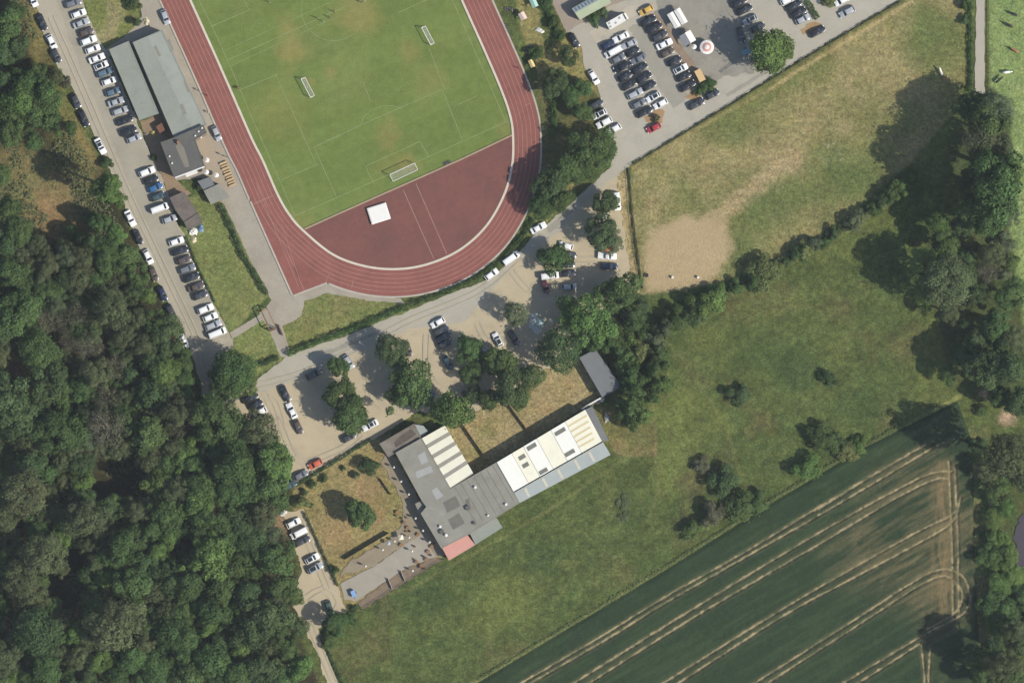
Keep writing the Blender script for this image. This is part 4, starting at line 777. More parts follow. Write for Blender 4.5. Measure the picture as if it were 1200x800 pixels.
for t in ((757, 12.5, *gb, 'yellow', 'hatchback', 'yellow car at the top of the car park near the white stalls'), (766, 150, *gb, 'red', 'hatchback', 'red car alone at the end of the double row'), (673, 48, .5, .87, 'black', 'hatchback', 'black car by the dry grass island beside the small bush'), (696, 91, .5, .87, 'white', 'hatchback', 'white car parked along the dry grass island kerb'),
          (816, 122, *g_, 'dark grey', 'estate', 'dark grey car on the road below the clipped oval bush'), (834.5, 111, *g_, 'dark grey', 'hatchback', 'dark car on the road beside the clipped oval bush'), (957.5, 37.5, *g_, 'black', 'estate', 'black car on the road beside the reddish tree bed'), (992.5, 14.5, *gb, 'silver', 'SUV', 'pale car with wide windscreen driving along the paddock road'), (986, 1.5, *gb, 'white', 'hatchback', 'white car at the turning beside a yellowish bush'),
          (293.5, 466, *g_, 'black', 'SUV', 'black car at the gravel entrance beside the round lane tree'), (299.5, 474, *g_, 'black', 'hatchback', 'black car between another black car and a white one at the wood edge'), (304.5, 482.5, *gb, 'white', 'hatchback', 'white car half under the trees at the gravel wood edge'), (334, 461, .42, .91, 'black', 'saloon', 'black car at the head of three in a line on gravel'), (342, 481, -.42, -.91, 'white', 'saloon', 'white car in the middle of three in a line on gravel'), (349.5, 500, .42, .91, 'brown', 'hatchback', 'dark brown car at the foot of three in a line on gravel'),
          (408.5, 424, .5, .86, 'silver', 'hatchback', 'silver car between two shady clumps beside the south road'), (434, 498, *gb, 'white', 'saloon', 'white open-topped car on gravel beside the garden hedge', 1), (409, 512, *g_, 'dark grey', 'hatchback', 'dark car tucked under the tree above the garden hedge'), (368, 438, *g_, 'dark grey', 'estate', 'dark car in tree shade just below the south road'), (478, 409, .3, .95, 'brown', 'hatchback', 'dark car beside the pair of trees with a long shadow'),
          (369.5, 543.5, *gb, 'orange', 'hatchback', 'orange car nosed along the garden hedge'), (352.5, 556.5, *g_, 'grey', 'hatchback', 'grey car parked behind the orange one by the hedge'), (339.5, 568.5, *g_, 'teal', 'hatchback', 'dark teal car half under the wood trees by the hedge end'), (344, 612.5, *g_, 'white', 'hatchback', 'white car at the wood end of the short gravel row'), (350.5, 624, *gb, 'white', 'van', 'white van in the short gravel row by the lawn fence'), (354, 633.5, *g_, 'dark grey', 'estate', 'dark car beside the white van by the lawn fence'), (366, 654, *g_, 'white', 'hatchback', 'white car with dark glass roof by the lawn fence', 1), (369.5, 665, *g_, 'silver', 'SUV', 'silver car closest to the gravel turning circle', 1), (386, 712, .3, .95, 'green', 'hatchback', 'dark green car in deep shade at the path head'),
          (631, 267, *g_, 'white', 'saloon', 'white car on the road below the tall trackside trees'), (599, 302.5, .8, -.6, 'white', 'van', 'long white van on the road beside the trackside hedge'), (576, 321.5, .8, -.6, 'white', 'hatchback', 'white car behind the white van on the road'), (723, 236, 0.05, 1, 'white', 'van', 'white van on the sandy track beside the paddock fence'), (663, 288, -.95, -.3, 'white', 'hatchback', 'white car half under the tree on the upper gravel'), (667, 298.5, .98, .1, 'dark grey', 'hatchback', 'dark car next to the half hidden white car'), (665, 310, .98, -.1, 'black', 'hatchback', 'black car in the dappled gravel row'), (665, 320.5, .98, -.1, 'black', 'estate', 'black car with bright rear in the dappled gravel row'), (667, 336, .98, -.1, 'silver', 'hatchback', 'silver car with bluish bonnet in the dappled gravel row'),
          (711.5, 300, .98, .05, 'white', 'pickup', 'white pickup beside an orange tarpaulin'), (644.5, 323, .97, -.15, 'white', 'van', 'white van at the shade edge of the upper gravel'), (639, 336, .3, .95, 'maroon', 'hatchback', 'maroon car in shade below the white van'), (714, 312, .98, .05, 'navy', 'estate', 'navy car in shade next to the white pickup'), (513, 378, *gb, 'white', 'hatchback', 'white car beside the road with dark cars under the tree'), (516.5, 387.5, *g_, 'dark grey', 'estate', 'dark grey car in tree shade next to the white roadside car'), (519, 395.5, *g_, 'black', 'estate', 'black car second from the white roadside car in tree shade'), (521, 403, *g_, 'dark grey', 'hatchback', 'dark grey car third from the white roadside car in tree shade'), (583.5, 398, -.5, -.86, 'white', 'hatchback', 'white car with black roof between the gravel lot trees', 1), (568.5, 415, .1, 1, 'silver', 'hatchback', 'silver car in shade between two gravel lot trees'), (602, 396, .5, .86, 'black', 'estate', 'black car in shade beside the grey tarpaulin heap'), (525, 425, .5, .86, 'teal', 'hatchback', 'teal car in shade under the twin gravel lot tree'), (504, 458, .5, .86, 'steel blue', 'hatchback', 'blue-grey car in shade near the sawtooth workshop'),
          (254, 156.5, .42, .91, 'silver', 'hatchback', 'silver car parked between the terrace and the track'), (194, 20.5, .35, .93, 'silver', 'hatchback', 'silver car parked at the track edge above the clubhouse')):
    car(*t[:6], t[6], None, len(t) > 7)

# motorhome, trailers, market stalls
def motorhome():
    root = thing('motorhome', 'white motorhome with roof hatches beside the glazed shed', 'motorhome', P(723, 25.5, .08), ang(.87, -.5))
    MB().box((-.4, 0, 1.75), (5.2, 2.2, 2.5)).build('body', m_white, root)
    MB().add([(2.2, -1.0, .45), (3.3, -.95, .45), (3.3, .95, .45), (2.2, 1.0, .45), (2.2, -1.0, 2.3), (2.75, -.9, 1.3), (2.75, .9, 1.3), (2.2, 1.0, 2.3), (3.25, -.9, 1.05), (3.25, .9, 1.05)], [(0, 1, 8, 5, 4), (3, 7, 6, 9, 2), (4, 5, 6, 7), (5, 8, 9, 6), (8, 1, 2, 9)]).build('cab', m_white, root)
    MB().add([(2.24, -.85, 2.26), (2.74, -.82, 1.37), (2.74, .82, 1.37), (2.24, .85, 2.26)], [(0, 1, 2, 3)]).build('windscreen', m_cglass, root)
    for p in ((-2.2, .5), (-.6, -.3), (1.0, .4), (-2.4, -.5)): MB().box((p[0], p[1], 3.06), (.55, .5, .14)).build('roof_hatch', mat('hatch_grey', C(176, 170, 160), .5, .1, 2), root)
    for sx_ in (-1.8, 2.5):
        for s in (1, -1): MB().tube((sx_, s*.85, .35), (sx_, s*1.08, .35), .35, .34, 14).build('wheel', m_tyre, root)
motorhome()
def stall(name, label, px, py, L, Wd, rz, m1, m2, h=2.3, rise=.5, group=None):
    root = thing(name, label, 'stall', P(px, py, .06), rz, group)
    for sx_ in (-1, 1):
        for sy_ in (-1, 1): MB().box((sx_*(L/2-.1), sy_*(Wd/2-.1), h/2), (.07, .07, h)).build('pole', m_metal, root)
    for s, m in ((1, m1), (-1, m2)):
        a_ = [(-L/2, s*Wd/2, h), (L/2, s*Wd/2, h), (L/2, 0.01*s, h+rise), (-L/2, 0.01*s, h+rise)]; a_ += [(p[0], p[1], p[2]-.05) for p in a_]
        MB().add(a_, [(0, 1, 2, 3) if s < 0 else (3, 2, 1, 0), (4, 5, 6, 7), (0, 4, 5, 1), (0, 3, 7, 4), (1, 5, 6, 2), (2, 6, 7, 3)]).build('canopy', m, root)
    for s in (1, -1): MB().box((0, s*(Wd/2-.02), h-.2), (L, .03, .35)).build('valance', m_white, root)
    MB().box((0, 0, .45), (L*.8, Wd*.5, .9)).build('counter', m_timber, root)
    return root
m_tent = mat('white_canvas', C(244, 240, 230), .8, .03, .6); m_tent_shade = mat('shaded_white_canvas', C(196, 194, 188), .8, .04, .6)  # second canvas: the same white, greyed to paint in shade on one tent slope
stall('market_stall', 'white gabled market stall next to the row facing the square', 789.5, 24.5, 4.6, 1.9, ang(.5, .86), m_tent, m_tent, 2.6, .35)
stall('market_stall', 'white gabled market stall on the square side of its twin', 797.5, 20, 4.6, 1.9, ang(.5, .86), m_tent, m_tent, 2.6, .35)
stall('market_tent', 'white square tent with one steep side painted as shade beside the striped parasol', 805.5, 45.5, 3.3, 3.6, ang(.5, .86), m_tent, m_tent_shade, 2.1, 1.5)
def trailer(name, label, px, py, L, Wd, h, rz, m, cat='trailer'):
    root = thing(name, label, cat, P(px, py, .06), rz)
    MB().box((0, 0, .55+h/2), (L, Wd, h)).build('box', m, root); MB().prism(grow([(-L/2, -Wd/2), (L/2, -Wd/2), (L/2, Wd/2), (-L/2, Wd/2)], .04), .55+h, .62+h).build('lid', m, root)
    MB().box((L/2+.5, 0, .5), (1.0, .08, .08)).build('drawbar', m_metal, root)
    for s in (1, -1): MB().tube((0, s*(Wd/2+.02), .32), (0, s*(Wd/2+.2), .32), .32, .31, 12).build('wheel', m_tyre, root)
    return root
trailer('box_trailer', 'tan box trailer beside the clipped oval bush', 820, 89, 3.4, 1.8, 1.7, ang(.45, .89), mat('tan_panel', C(216, 182, 128), .7, .06, .6))
trailer('small_trailer', 'teal covered trailer in the shade of the round tree', 874, 61, 2.6, 1.5, 1.0, ang(.93, -.37), mat('teal_cover', C(120, 160, 168), .7, .1, .8))
trailer('small_trailer', 'bright blue trailer on the garden paving', 414.5, 695, 1.8, 1.2, .7, ang(.4, .9), mat('bright_blue', C(130, 170, 214), .7, .08, .8))
trailer('small_trailer', 'low white trailer by the paddock gate trees', 709, 252, 2.2, 1.2, .6, ang(.4, -.9), m_white)

# parasols
def canopy_mesh(name, r, h0, rise, n, m1, m2=None, band=None):
    vs = [(0, 0, h0+rise)]; rr_ = [(.45, .55), (1.0, 0.0)] if not band else [(.33, .68), (.66, .33), (1, 0)]
    for f, zf in rr_:
        for i in range(n): a_ = 2*math.pi*i/n; vs.append((r*f*math.cos(a_), r*f*math.sin(a_), h0+rise*zf-(.02 if i % 2 else 0)))
    for i in range(n): a_ = 2*math.pi*i/n; vs.append((r*math.cos(a_), r*math.sin(a_), h0-.18))
    fs = [(0, 1+i, 1+(i+1) % n) for i in range(n)]; K = len(rr_)
    for k in range(K): fs += [(1+k*n+i, 1+(k+1)*n+i, 1+(k+1)*n+(i+1) % n, 1+k*n+(i+1) % n) for i in range(n)]
    me_ = mesh_of(name, vs, fs, m1)
    if m2:
        me_.materials.append(m2)
        for i, p in enumerate(me_.polygons):
            if i >= n and ((i//n) % 2 == 1 if band else i % 2): p.material_index = 1
    return me_
def parasol(label, px, py, r, h0, rise, n=8, m1=None, m2=None, band=None, furled=False, group=None):
    root = thing('parasol', label, 'parasol', P(px, py, .06), random.uniform(0, 1), group)
    MB().tube((0, 0, .05), (0, 0, h0+rise*.9), .03, .03, 8).build('pole', m_metal, root); MB().tube((0, 0, 0), (0, 0, .1), .32, .26, 12).build('base', m_dark, root)
    if furled:
        mb = MB(); prev = None
        for (z0, r0), (z1, r1) in zip(((h0-.9, .16), (h0-.3, .34), (h0+.2, .28)), ((h0-.3, .34), (h0+.2, .28), (h0+rise, .05))): mb.tube((0, 0, z0), (0, 0, z1), r0, r1, 9)
        mb.build('furled_canopy', m1 or m_tent, root)
    else: link('canopy', canopy_mesh('canopy', r, h0, rise, n, m1 or m_tent, m2, band), root)
    return root
m_redc = mat('red_canvas', C(222, 158, 146), .8, .05, .6)
parasol('round red and white ringed parasol on the market square', 828, 56, 2.0, 2.3, .8, 16, m_tent, m_redc, True)
parasol('small white parasol tucked between the square tent and ringed parasol', 813, 55.5, .75, 2.1, .4)
for px, py, lab in ((243, 188, 'white parasol on the terrace closest to the bar roof corner'), (242.5, 202, 'white parasol on the terrace below the bar roof'), (254, 205.5, 'white parasol on the terrace beside the rows of long tables')): parasol(lab, px, py, .72, 2.1, .35)
for i, (px, py) in enumerate(((461.6, 547), (470, 563.6), (479, 578.6), (487, 606.6), (495.6, 621), (503.6, 634.4))): parasol(f'furled white parasol, {ORD[i]} along the hall wall from the stained annex', px, py, .5, 2.3, .5, furled=True, group='furled parasols along the hall wall')
for px, py, lab in ((448.6, 643.5, 'furled white parasol on the gravel by the long timber screen'), (483.5, 668, 'furled white parasol in the planting beds'), (479.5, 629, 'furled white parasol beside the cream square canopy'), (483, 645, 'furled white parasol on the paved garden walk'), (462.5, 633.5, 'furled white parasol between cream canopy and blue cover'), (428.5, 662.5, 'lone furled white parasol beside the garden walk')): parasol(lab, px, py, .5, 2.1, .5, furled=True)
parasol('cream square garden parasol at the top of the garden walk', 470, 629, .95, 2.1, .4, 4, mat('cream_canvas', C(240, 232, 206), .8, .04, .6))
parasol('small blue-grey garden parasol below the dry lawn', 455.5, 636, .6, 1.9, .3, 6, mat('blue_canvas', C(176, 190, 200), .8, .05, .6))

# terrace and garden furniture
def table(name, label, px, py, L, Wd, h, rz, m, cat='table', group=None):
    root = thing(name, label, cat, P(px, py, .06), rz, group); MB().box((0, 0, h-.03), (L, Wd, .06)).build('top' if cat == 'table' else 'seat', m, root)
    for sx_ in (-1, 1):
        for sy_ in (-1, 1): MB().box((sx_*(L/2-.12), sy_*(Wd/2-.05), (h-.06)/2), (.06, .06, h-.06)).build('leg', m_dtimb, root)
    return root
m_beer = mat('varnished_pine', C(206, 174, 124), .6, .08, 1)
for k in range(9):
    f = k/8; px, py = 262+f*11, 191+f*26
    if k % 2 == 0: table('beer_table', f'long pine beer table, {ORD[k//2]} from the bar in the terrace rows', px, py, 2.1, .5, .76, ang(.93, -.37), m_beer, 'table', 'beer tables on the terrace')
    else: table('beer_bench', f'narrow pine bench, {ORD[k//2]} from the bar between the beer tables', px, py, 2.1, .42, .46, ang(.93, -.37), m_beer, 'bench', 'benches between the beer tables')
for i, (px, py) in enumerate(((474, 612), (478, 618), (500, 655), (494, 662), (488, 658), (502, 646), (466, 600), (506, 640), (490, 626), (470, 638))):
    table('garden_table', ['square garden table beside the hall wall parasols', 'square garden table on the gravel terrace', 'square garden table in the corner by the pink annex'][0 if i in (0, 1, 6, 8) else (1 if i in (5, 7, 9) else 2)], px, py, 1.0, .8, .74, random.random(), m_timber, 'table', ['tables by the hall wall', 'tables on the gravel terrace', 'tables by the pink annex'][0 if i in (0, 1, 6, 8) else (1 if i in (5, 7, 9) else 2)])
for i, (px, py) in enumerate(((471, 607), (476, 622), (497, 652), (491, 664), (485, 655), (505, 650), (498, 666), (476, 606), (480, 622), (508, 636), (486, 640), (464, 604))):
    root = thing('garden_chair', 'dark slatted garden chair among the terrace tables of the hall garden', 'chair', P(px, py, .06), random.random()*6, 'garden chairs of the hall garden')
    MB().box((0, 0, .43), (.5, .5, .06)).build('seat', m_dtimb, root); MB().box((-.24, 0, .68), (.05, .5, .5)).build('backrest', m_dtimb, root)
    for sx_ in (-1, 1):
        for sy_ in (-1, 1): MB().box((sx_*.2, sy_*.2, .2), (.05, .05, .4)).build('leg', m_dtimb, root)

# landing mat, goals, sundries
root = thing('landing_mat', 'white covered high-jump landing mat on the red throwing zone', 'mat', P(444, 250.3, zd), ang(.95, -.3))
mb = MB().box((0, 0, .33), (5.4, 4.6, .66)); mb.build('mat', mat('mat_grey', C(150, 150, 150), .8, .05, 1), root)
MB().add([(-2.8, -2.4, .7), (2.8, -2.4, .7), (2.8, 2.4, .7), (-2.8, 2.4, .7), (-2.5, -2.1, .82), (2.5, -2.1, .82), (2.5, 2.1, .80), (-2.5, 2.1, .82), (-2.8, -2.4, .3), (2.8, -2.4, .3), (2.8, 2.4, .3), (-2.8, 2.4, .3)], [(4, 5, 6, 7), (0, 1, 5, 4), (1, 2, 6, 5), (2, 3, 7, 6), (3, 0, 4, 7), (0, 8, 9, 1), (1, 9, 10, 2), (2, 10, 11, 3), (3, 11, 8, 0)]).build('cover', m_tent, root)
def goal(label, p, q, depth, h, side):
    a_, b2 = P(*p), P(*q); L = (b2-a_).length; root = thing('goal', label, 'goal', (a_+b2)/2+Vector((0, 0, zp)), math.atan2((b2-a_).y, (b2-a_).x))
    s = side; r_ = .09
    for x_ in (-L/2, L/2): MB().tube((x_, 0, 0), (x_, 0, h), r_, r_).build('post', m_white, root)
    MB().tube((-L/2, 0, h), (L/2, 0, h), r_, r_).build('crossbar', m_white, root)
    for x_ in (-L/2, L/2):
        MB().tube((x_, s*depth, .05), (x_, 0, .05), .07, .07).build('ground_bar', m_white, root); MB().tube((x_, s*.0, h), (x_, s*depth, .1), .06, .06).build('stay', m_white, root)
    MB().tube((-L/2, s*depth, .05), (L/2, s*depth, .05), .08, .08).build('back_bar', m_white, root)
    mb = MB(); kx = int(L/.3); ky = 9
    for i in range(kx+1): x_ = -L/2+L*i/kx; mb.tube((x_, s*.05, h-.05), (x_, s*depth, .12), .012, .012, 4, False)
    for j in range(1, ky): f = j/ky; mb.tube((-L/2, s*depth*f, h-(h-.1)*f), (L/2, s*depth*f, h-(h-.1)*f), .012, .012, 4, False)
    mb.build('net', m_white, root)
goal('large white goal in front of the throwing zone edge', (457, 205), (486, 191.5), 2.0, 2.44, -1)
goal('small white goal facing across the pitch, right of the centre circle', (494, 33), (504.5, 53), 1.2, 2.0, 1)
goal('small white goal facing across the pitch near the clubhouse side', (353, 93), (364, 114.5), 1.2, 2.0, 1)
def rack(label, px, py, rz, n=4, name='bicycle_rack', cat='rack'):
    root = thing(name, label, cat, P(px, py, .06), rz)
    for i in range(n):
        mb = MB(); x_ = i*.7; mb.tube((x_, -.35, 0), (x_, -.35, .8), .03, .03, 6); mb.tube((x_, .35, 0), (x_, .35, .8), .03, .03, 6); mb.tube((x_, -.35, .8), (x_, .35, .8), .03, .03, 6); mb.build('hoop', m_metal, root)
    MB().box((n*.35-.35, 0, .04), (n*.7, .9, .06)).build('base', mat('rack_dark', C(70, 66, 62), .8, .1, 1), root)
rack('metal hurdle rack at the track edge by the pink-white tent', 590, 27, ang(.4, .9), 5); rack('metal hurdle rack at the top of the trackside path', 592, 10, ang(.9, .1), 4); rack('metal hurdle rack on the trackside path by the yellow tent', 617, 60, ang(.6, -.7), 4); rack('metal bench rack on the edge of the throwing zone', 521, 192, ang(.9, -.4), 3)
stall('event_tent', 'mint green tent on the dry grass above the track', 625.5, 4, 2.6, 1.8, ang(.4, .9), mat('mint_canvas', C(176, 214, 196), .8, .05, .6), MATS['mint_canvas'], 1.9, .5)
stall('event_tent', 'pinkish white tent on the dry grass beside the trackside path', 612.5, 19.5, 2.2, 1.8, ang(.5, .86), mat('pinkish_canvas', C(232, 206, 190), .8, .05, .6), MATS['pinkish_canvas'], 1.9, .5)
stall('event_tent', 'cream yellow tent on the trackside path by the trees', 623, 75, 2.2, 1.3, ang(.4, .9), mat('yellow_canvas', C(232, 208, 140), .8, .05, .6), MATS['yellow_canvas'], 1.8, .4)
def heap(label, px, py, parts, name='tarpaulin_heap', cat='heap'):
    """folded sheeting over a pile: a lumpy low dome per sheet"""
    root = thing(name, label, cat, P(px, py, .06), 0); rs = np.random.RandomState(int(px*7+py))
    for (dx, dy, rx, ry, h, m) in parts:
        n, k = 14, 5; vs = [(dx*S, -dy*S, h)]; fs = []
        for j in range(1, k+1):
            for i in range(n):
                a_ = 2*math.pi*i/n; f = j/k; rr_ = f*(1+.22*rs.randn()*(.4+f*.6)); vs.append((dx*S+rx*rr_*math.cos(a_), -dy*S+ry*rr_*math.sin(a_), h*max(0, 1-f**2.2)*(1+.25*rs.randn()) if j < k else 0))
        fs += [(0, 1+i, 1+(i+1) % n) for i in range(n)]
        for j in range(k-1): fs += [(1+j*n+i, 1+(j+1)*n+i, 1+(j+1)*n+(i+1) % n, 1+j*n+(i+1) % n) for i in range(n)]
        link('sheet', mesh_of('sheet', vs, fs, m), root)
    return root
m_gtarp = mat('grey_tarp', C(222, 224, 216), .6, .12, 1.2); m_mint = mat('pale_green_tarp', C(200, 216, 208), .6, .12, 1.2); m_otarp = mat('orange_tarp', C(206, 124, 84), .7, .12, 1.2); m_cream2 = mat('cream_tarp', C(226, 214, 176), .7, .1, 1.2); m_btarp = mat('blue_tarp', C(120, 150, 176), .6, .1, 1.2); m_junk = mat('mixed_junk', C(150, 140, 124), .8, .3, 3)
heap('big crumpled grey and pale green tarpaulin heap between the gravel lot trees', 629, 378, [(-3, -6, 1.3, 1.2, .8, m_gtarp), (2, 1, 1.5, 1.8, 1.1, m_mint), (0, 8, 1.2, 1.2, .7, m_gtarp), (-5, 2, 1.0, 1.4, .6, m_gtarp)])
heap('small beige heap of sheeting beside the grey tarpaulin heap', 644.5, 378.5, [(0, 0, 1.1, .7, .5, m_cream2), (2, -1, .6, .6, .4, m_gtarp)])
heap('orange tarpaulin lying by the white pickup', 715, 291, [(0, 0, .9, .6, .5, m_otarp), (-5, 2, .9, .4, .3, m_otarp)])
heap('white, cream and blue sheets piled behind the lock-up sheds', 227, 271, [(-1, 0, 1.3, 1.1, .8, m_tent), (8, -3, 1.0, .9, .7, m_btarp), (0, 10, .8, .8, .6, m_cream2)])
heap('pile of white sacks at the wood edge above the gravel row', 331, 602, [(0, 0, .9, .6, .5, m_gtarp), (3, -2, .6, .5, .4, m_tent)])
heap('scrap heap on the dirt behind the slate shed', 700, 470, [(0, 0, 1.2, .8, .6, m_junk), (5, -2, .8, .7, .5, m_gtarp), (-6, 3, .8, .5, .4, m_junk)])
heap('grey motorcycle cover beside the end strip roof', 711, 490, [(0, 0, .7, 1.2, 1.0, m_gtarp)], 'covered_motorcycle', 'motorcycle')
heap('yellow tarpaulin in the earth yard by the little rusty shed', 179, 156, [(0, 0, .7, .6, .6, mat('yellow_tarp', C(232, 206, 110), .7, .1, 1)), (-8, 1, .8, .4, .4, m_junk)])
heap('white boards on the dry grass beside the pinkish tent', 631, 35, [(0, 0, 1.1, .6, .4, m_gtarp), (4, 2, .6, .5, .3, m_tent)])
heap('white sack beside the small tree above the clubhouse', 171.5, 26, [(0, 0, .7, 1.0, .6, m_cream2)])
heap('cut logs piled under the wood canopy by the hedge end', 300, 571, [(0, 0, .9, .8, .7, m_timber)], 'log_pile', 'logs')
for px, py, lab in ((767, 322, 'small dark trough on the sand patch beside the paddock fence'),):
    root = thing('water_trough', lab, 'trough', P(757.5, 322.5, .02), .3); MB().ribbon([(.55*math.cos(a_*.5236), .55*math.sin(a_*.5236)) for a_ in range(12)], .12, 0, .45, True).build('rim', m_dtimb, root); MB().tube((0, 0, .05), (0, 0, .3), .5, .5, 12).build('water', mat('trough_water', (.02, .03, .03), .05, 0), root)
HAZE = 2.1e-5
# ------------------------------------------------------------------ trees, bushes, hedges
def leaf_quads(ctr, nrm, size, tint, rs, name):
    """many leaf-spray faces, each a kinked quad facing roughly nrm"""
    n = len(ctr); t = rs.randn(n, 3); nn = nrm+rs.randn(n, 3)*0.45; nn /= np.linalg.norm(nn, axis=1)[:, None]
    u_ = np.cross(nn, t); u_ /= np.linalg.norm(u_, axis=1)[:, None]+1e-9; v2 = np.cross(nn, u_)
    sz = (size*(0.6+0.8*rs.rand(n)))[:, None]; a_ = u_*sz; b2 = v2*sz*(0.55+.3*rs.rand(n))[:, None]
    V = np.stack([ctr-a_*.55, ctr-b2*.5+nn*sz*.12, ctr+a_*.55, ctr+b2*.5-nn*sz*.10], 1).reshape(-1, 3).astype(np.float32)
    me_ = bpy.data.meshes.new(name); me_.vertices.add(len(V)); me_.vertices.foreach_set('co', V.ravel())
    q = np.arange(4*n, dtype=np.int32); me_.loops.add(4*n); me_.loops.foreach_set('vertex_index', q)
    me_.polygons.add(n); me_.polygons.foreach_set('loop_start', np.arange(0, 4*n, 4, dtype=np.int32)); me_.update(calc_edges=True)
    at = me_.attributes.new('tint', 'FLOAT', 'POINT'); at.data.foreach_set('value', np.repeat(tint, 4).astype(np.float32))
    return me_
def crown_mesh(seed, lobes=34, leaf=0.085, n=5200, flat=0.8, spread=0.66, lr=(.22, .36), sparse=1.0, lump=.25):
    rs = np.random.RandomState(seed); C0 = []; Rr = []
    for i in range(lobes):
        for _ in range(30):
            a_ = rs.rand()*2*math.pi; zz_ = rs.rand()*1.5-.5; rr_ = math.sqrt(max(0, 1-min(1, abs(zz_))**2))*spread*(.55+.5*rs.rand()**.6)
            p = np.array([rr_*math.cos(a_), rr_*math.sin(a_), zz_*flat*.62]); ok = all(np.linalg.norm(p-q) > .2 for q in C0)
            if ok: break
        C0.append(p); Rr.append(lr[0]+(lr[1]-lr[0])*rs.rand())
    C0 = np.array(C0); Rr = np.array(Rr); C0[:, :2] *= (1+lump*rs.randn(lobes)*.35)[:, None]
    li = rs.choice(lobes, n*3, p=Rr**2/np.sum(Rr**2)); dd = rs.randn(n*3, 3); dd[:, 2] = np.where(rs.rand(n*3) < .7, np.abs(dd[:, 2]), dd[:, 2]); dd /= np.linalg.norm(dd, axis=1)[:, None]
    rad = Rr[li]*(0.72+0.36*rs.rand(n*3)); p = C0[li]+dd*rad[:, None]*np.array([1, 1, .85])
    dist = np.linalg.norm(p[:, None, :]-C0[None], axis=2)/Rr[None]; dist[np.arange(n*3), li] = 9
    keep = dist.min(1) > .72; p = p[keep][:n]; dd = dd[keep][:n]; li = li[keep][:n]
    if sparse < 1: k = rs.rand(len(p)) < sparse; p, dd, li = p[k], dd[k], li[k]
    out_ = rs.rand(len(p)) < .10; p = p+dd*np.where(out_, .16*rs.rand(len(p)), 0)[:, None]
    tint = (0.78+.44*rs.rand(lobes))[li]*(0.85+.3*rs.rand(len(p)))
    rn = np.linalg.norm(p, axis=1)[:, None]+1e-6
    return leaf_quads(p, dd*.8+p/rn*.35+np.array([0, 0, .15]), np.full(len(p), leaf), tint, rs, 'crown')
m_bark = mat('bark', (0.10, 0.075, 0.05), .95, .25, 1.5); m_bark2 = mat('pale_bark', (0.17, 0.15, 0.11), .95, .25, 1.5)
def trunk_mesh(seed, hz, bare=False):
    rs = random.Random(seed); mb = MB(); mb.tube((0, 0, 0), (0.02, 0.01, hz*.55), .085, .06, 8); mb.tube((.02, .01, hz*.55), (0, 0, hz*.95), .06, .03, 7)
    for i in range(6 if not bare else 26):
        a_ = rs.random()*6.28; z0 = hz*(.5+.35*rs.random()); r1 = .35+.4*rs.random(); e = (r1*math.cos(a_), r1*math.sin(a_), z0+.25+.35*rs.random()); mb.tube((.01, .01, z0), e, .032, .012, 5)
        for j in range(2 if not bare else 7):
            b2 = a_+rs.uniform(-.9, .9); f = .35+.6*rs.random(); s_ = (e[0]*f, e[1]*f, z0+(e[2]-z0)*f); ln = .18+.3*rs.random()
            mb.tube(s_, (s_[0]+ln*math.cos(b2), s_[1]+ln*math.sin(b2), s_[2]+.12+.2*rs.random()), .014 if not bare else .012, .004, 4)
    return mb.mesh('trunk', m_bark2 if bare else m_bark)
LEAF = {'g': (0.076, 0.126, 0.044), 'b': (0.108, 0.176, 0.052), 'd': (0.072, 0.114, 0.047), 'o': (0.100, 0.124, 0.058), 'w': (0.120, 0.124, 0.074), 'p': (0.110, 0.140, 0.074), 'y': (0.145, 0.175, 0.066)}
LM = {k: leaf_mat('leaves_'+k, v2) for k, v2 in LEAF.items()}
VAR = [crown_mesh(100+i, 20+5*(i % 5), .072+.008*(i % 3), 6400, .75+.06*(i % 3), .64+.05*(i % 4), (.14+.02*(i % 4), .34+.03*(i % 2)), lump=.4+.25*(i % 3)) for i in range(12)]
VARO = [crown_mesh(200+i, 36+6*(i % 3), .056, 8000, .95, .68, (.12, .25), lump=.5) for i in range(6)]
VARW = [crown_mesh(300+i, 34, .055, 3200, .9, .66, (.16, .3), sparse=.55) for i in range(3)]
VARB = [crown_mesh(400+i, 15, .10, 3200, .75, .62, (.2, .38), lump=.9) for i in range(6)]
CM = {}
def crown_for(kind, i, bush=False):
    vv = VARB if bush else (VARO if kind in 'op' else (VARW if kind == 'w' else VAR)); base = vv[i % len(vv)]; key = (base.name, kind)
    if key not in CM:
        me_ = base.copy(); me_.materials.clear(); me_.materials.append(LM[kind]); CM[key] = me_
    return CM[key]
TRK = [trunk_mesh(i, 1.12) for i in range(3)]; TRKT = [trunk_mesh(10+i, 2.0) for i in range(3)]; TRKW = [trunk_mesh(20+i, 1.7, True) for i in range(3)]
TI = [0]
def tree(px, py, r, kind, label, group=None, tall=False, cat='tree', name='broadleaf_tree', hs=1.0):
    TI[0] += 1; i = TI[0]; rm = r*S*(1.28 if name != 'broadleaf_tree' else 1.2); root = thing(name, label, cat, P(px, py), random.random()*6.28, group); root.scale = (rm, rm, rm*hs)
    hz = 2.0 if tall else (1.7 if kind == 'w' else 1.12)
    link('trunk', (TRKW if kind == 'w' else (TRKT if tall else TRK))[i % 3], root)
    cr = link('crown', crown_for(kind, i*5+i//3), root, (0, 0, hz*.93)); cr.rotation_euler = (random.uniform(-.12, .12), random.uniform(-.12, .12), random.random()*6.28); cr.scale = (random.uniform(.92, 1.1), random.uniform(.92, 1.1), random.uniform(.85, 1.1))
    return root
BST = MB()
for i in range(6): BST.tube((0, 0, 0), (.3*math.cos(i*1.05), .3*math.sin(i*1.05), .6), .03, .015, 5)
BST = BST.mesh('stems', m_bark)
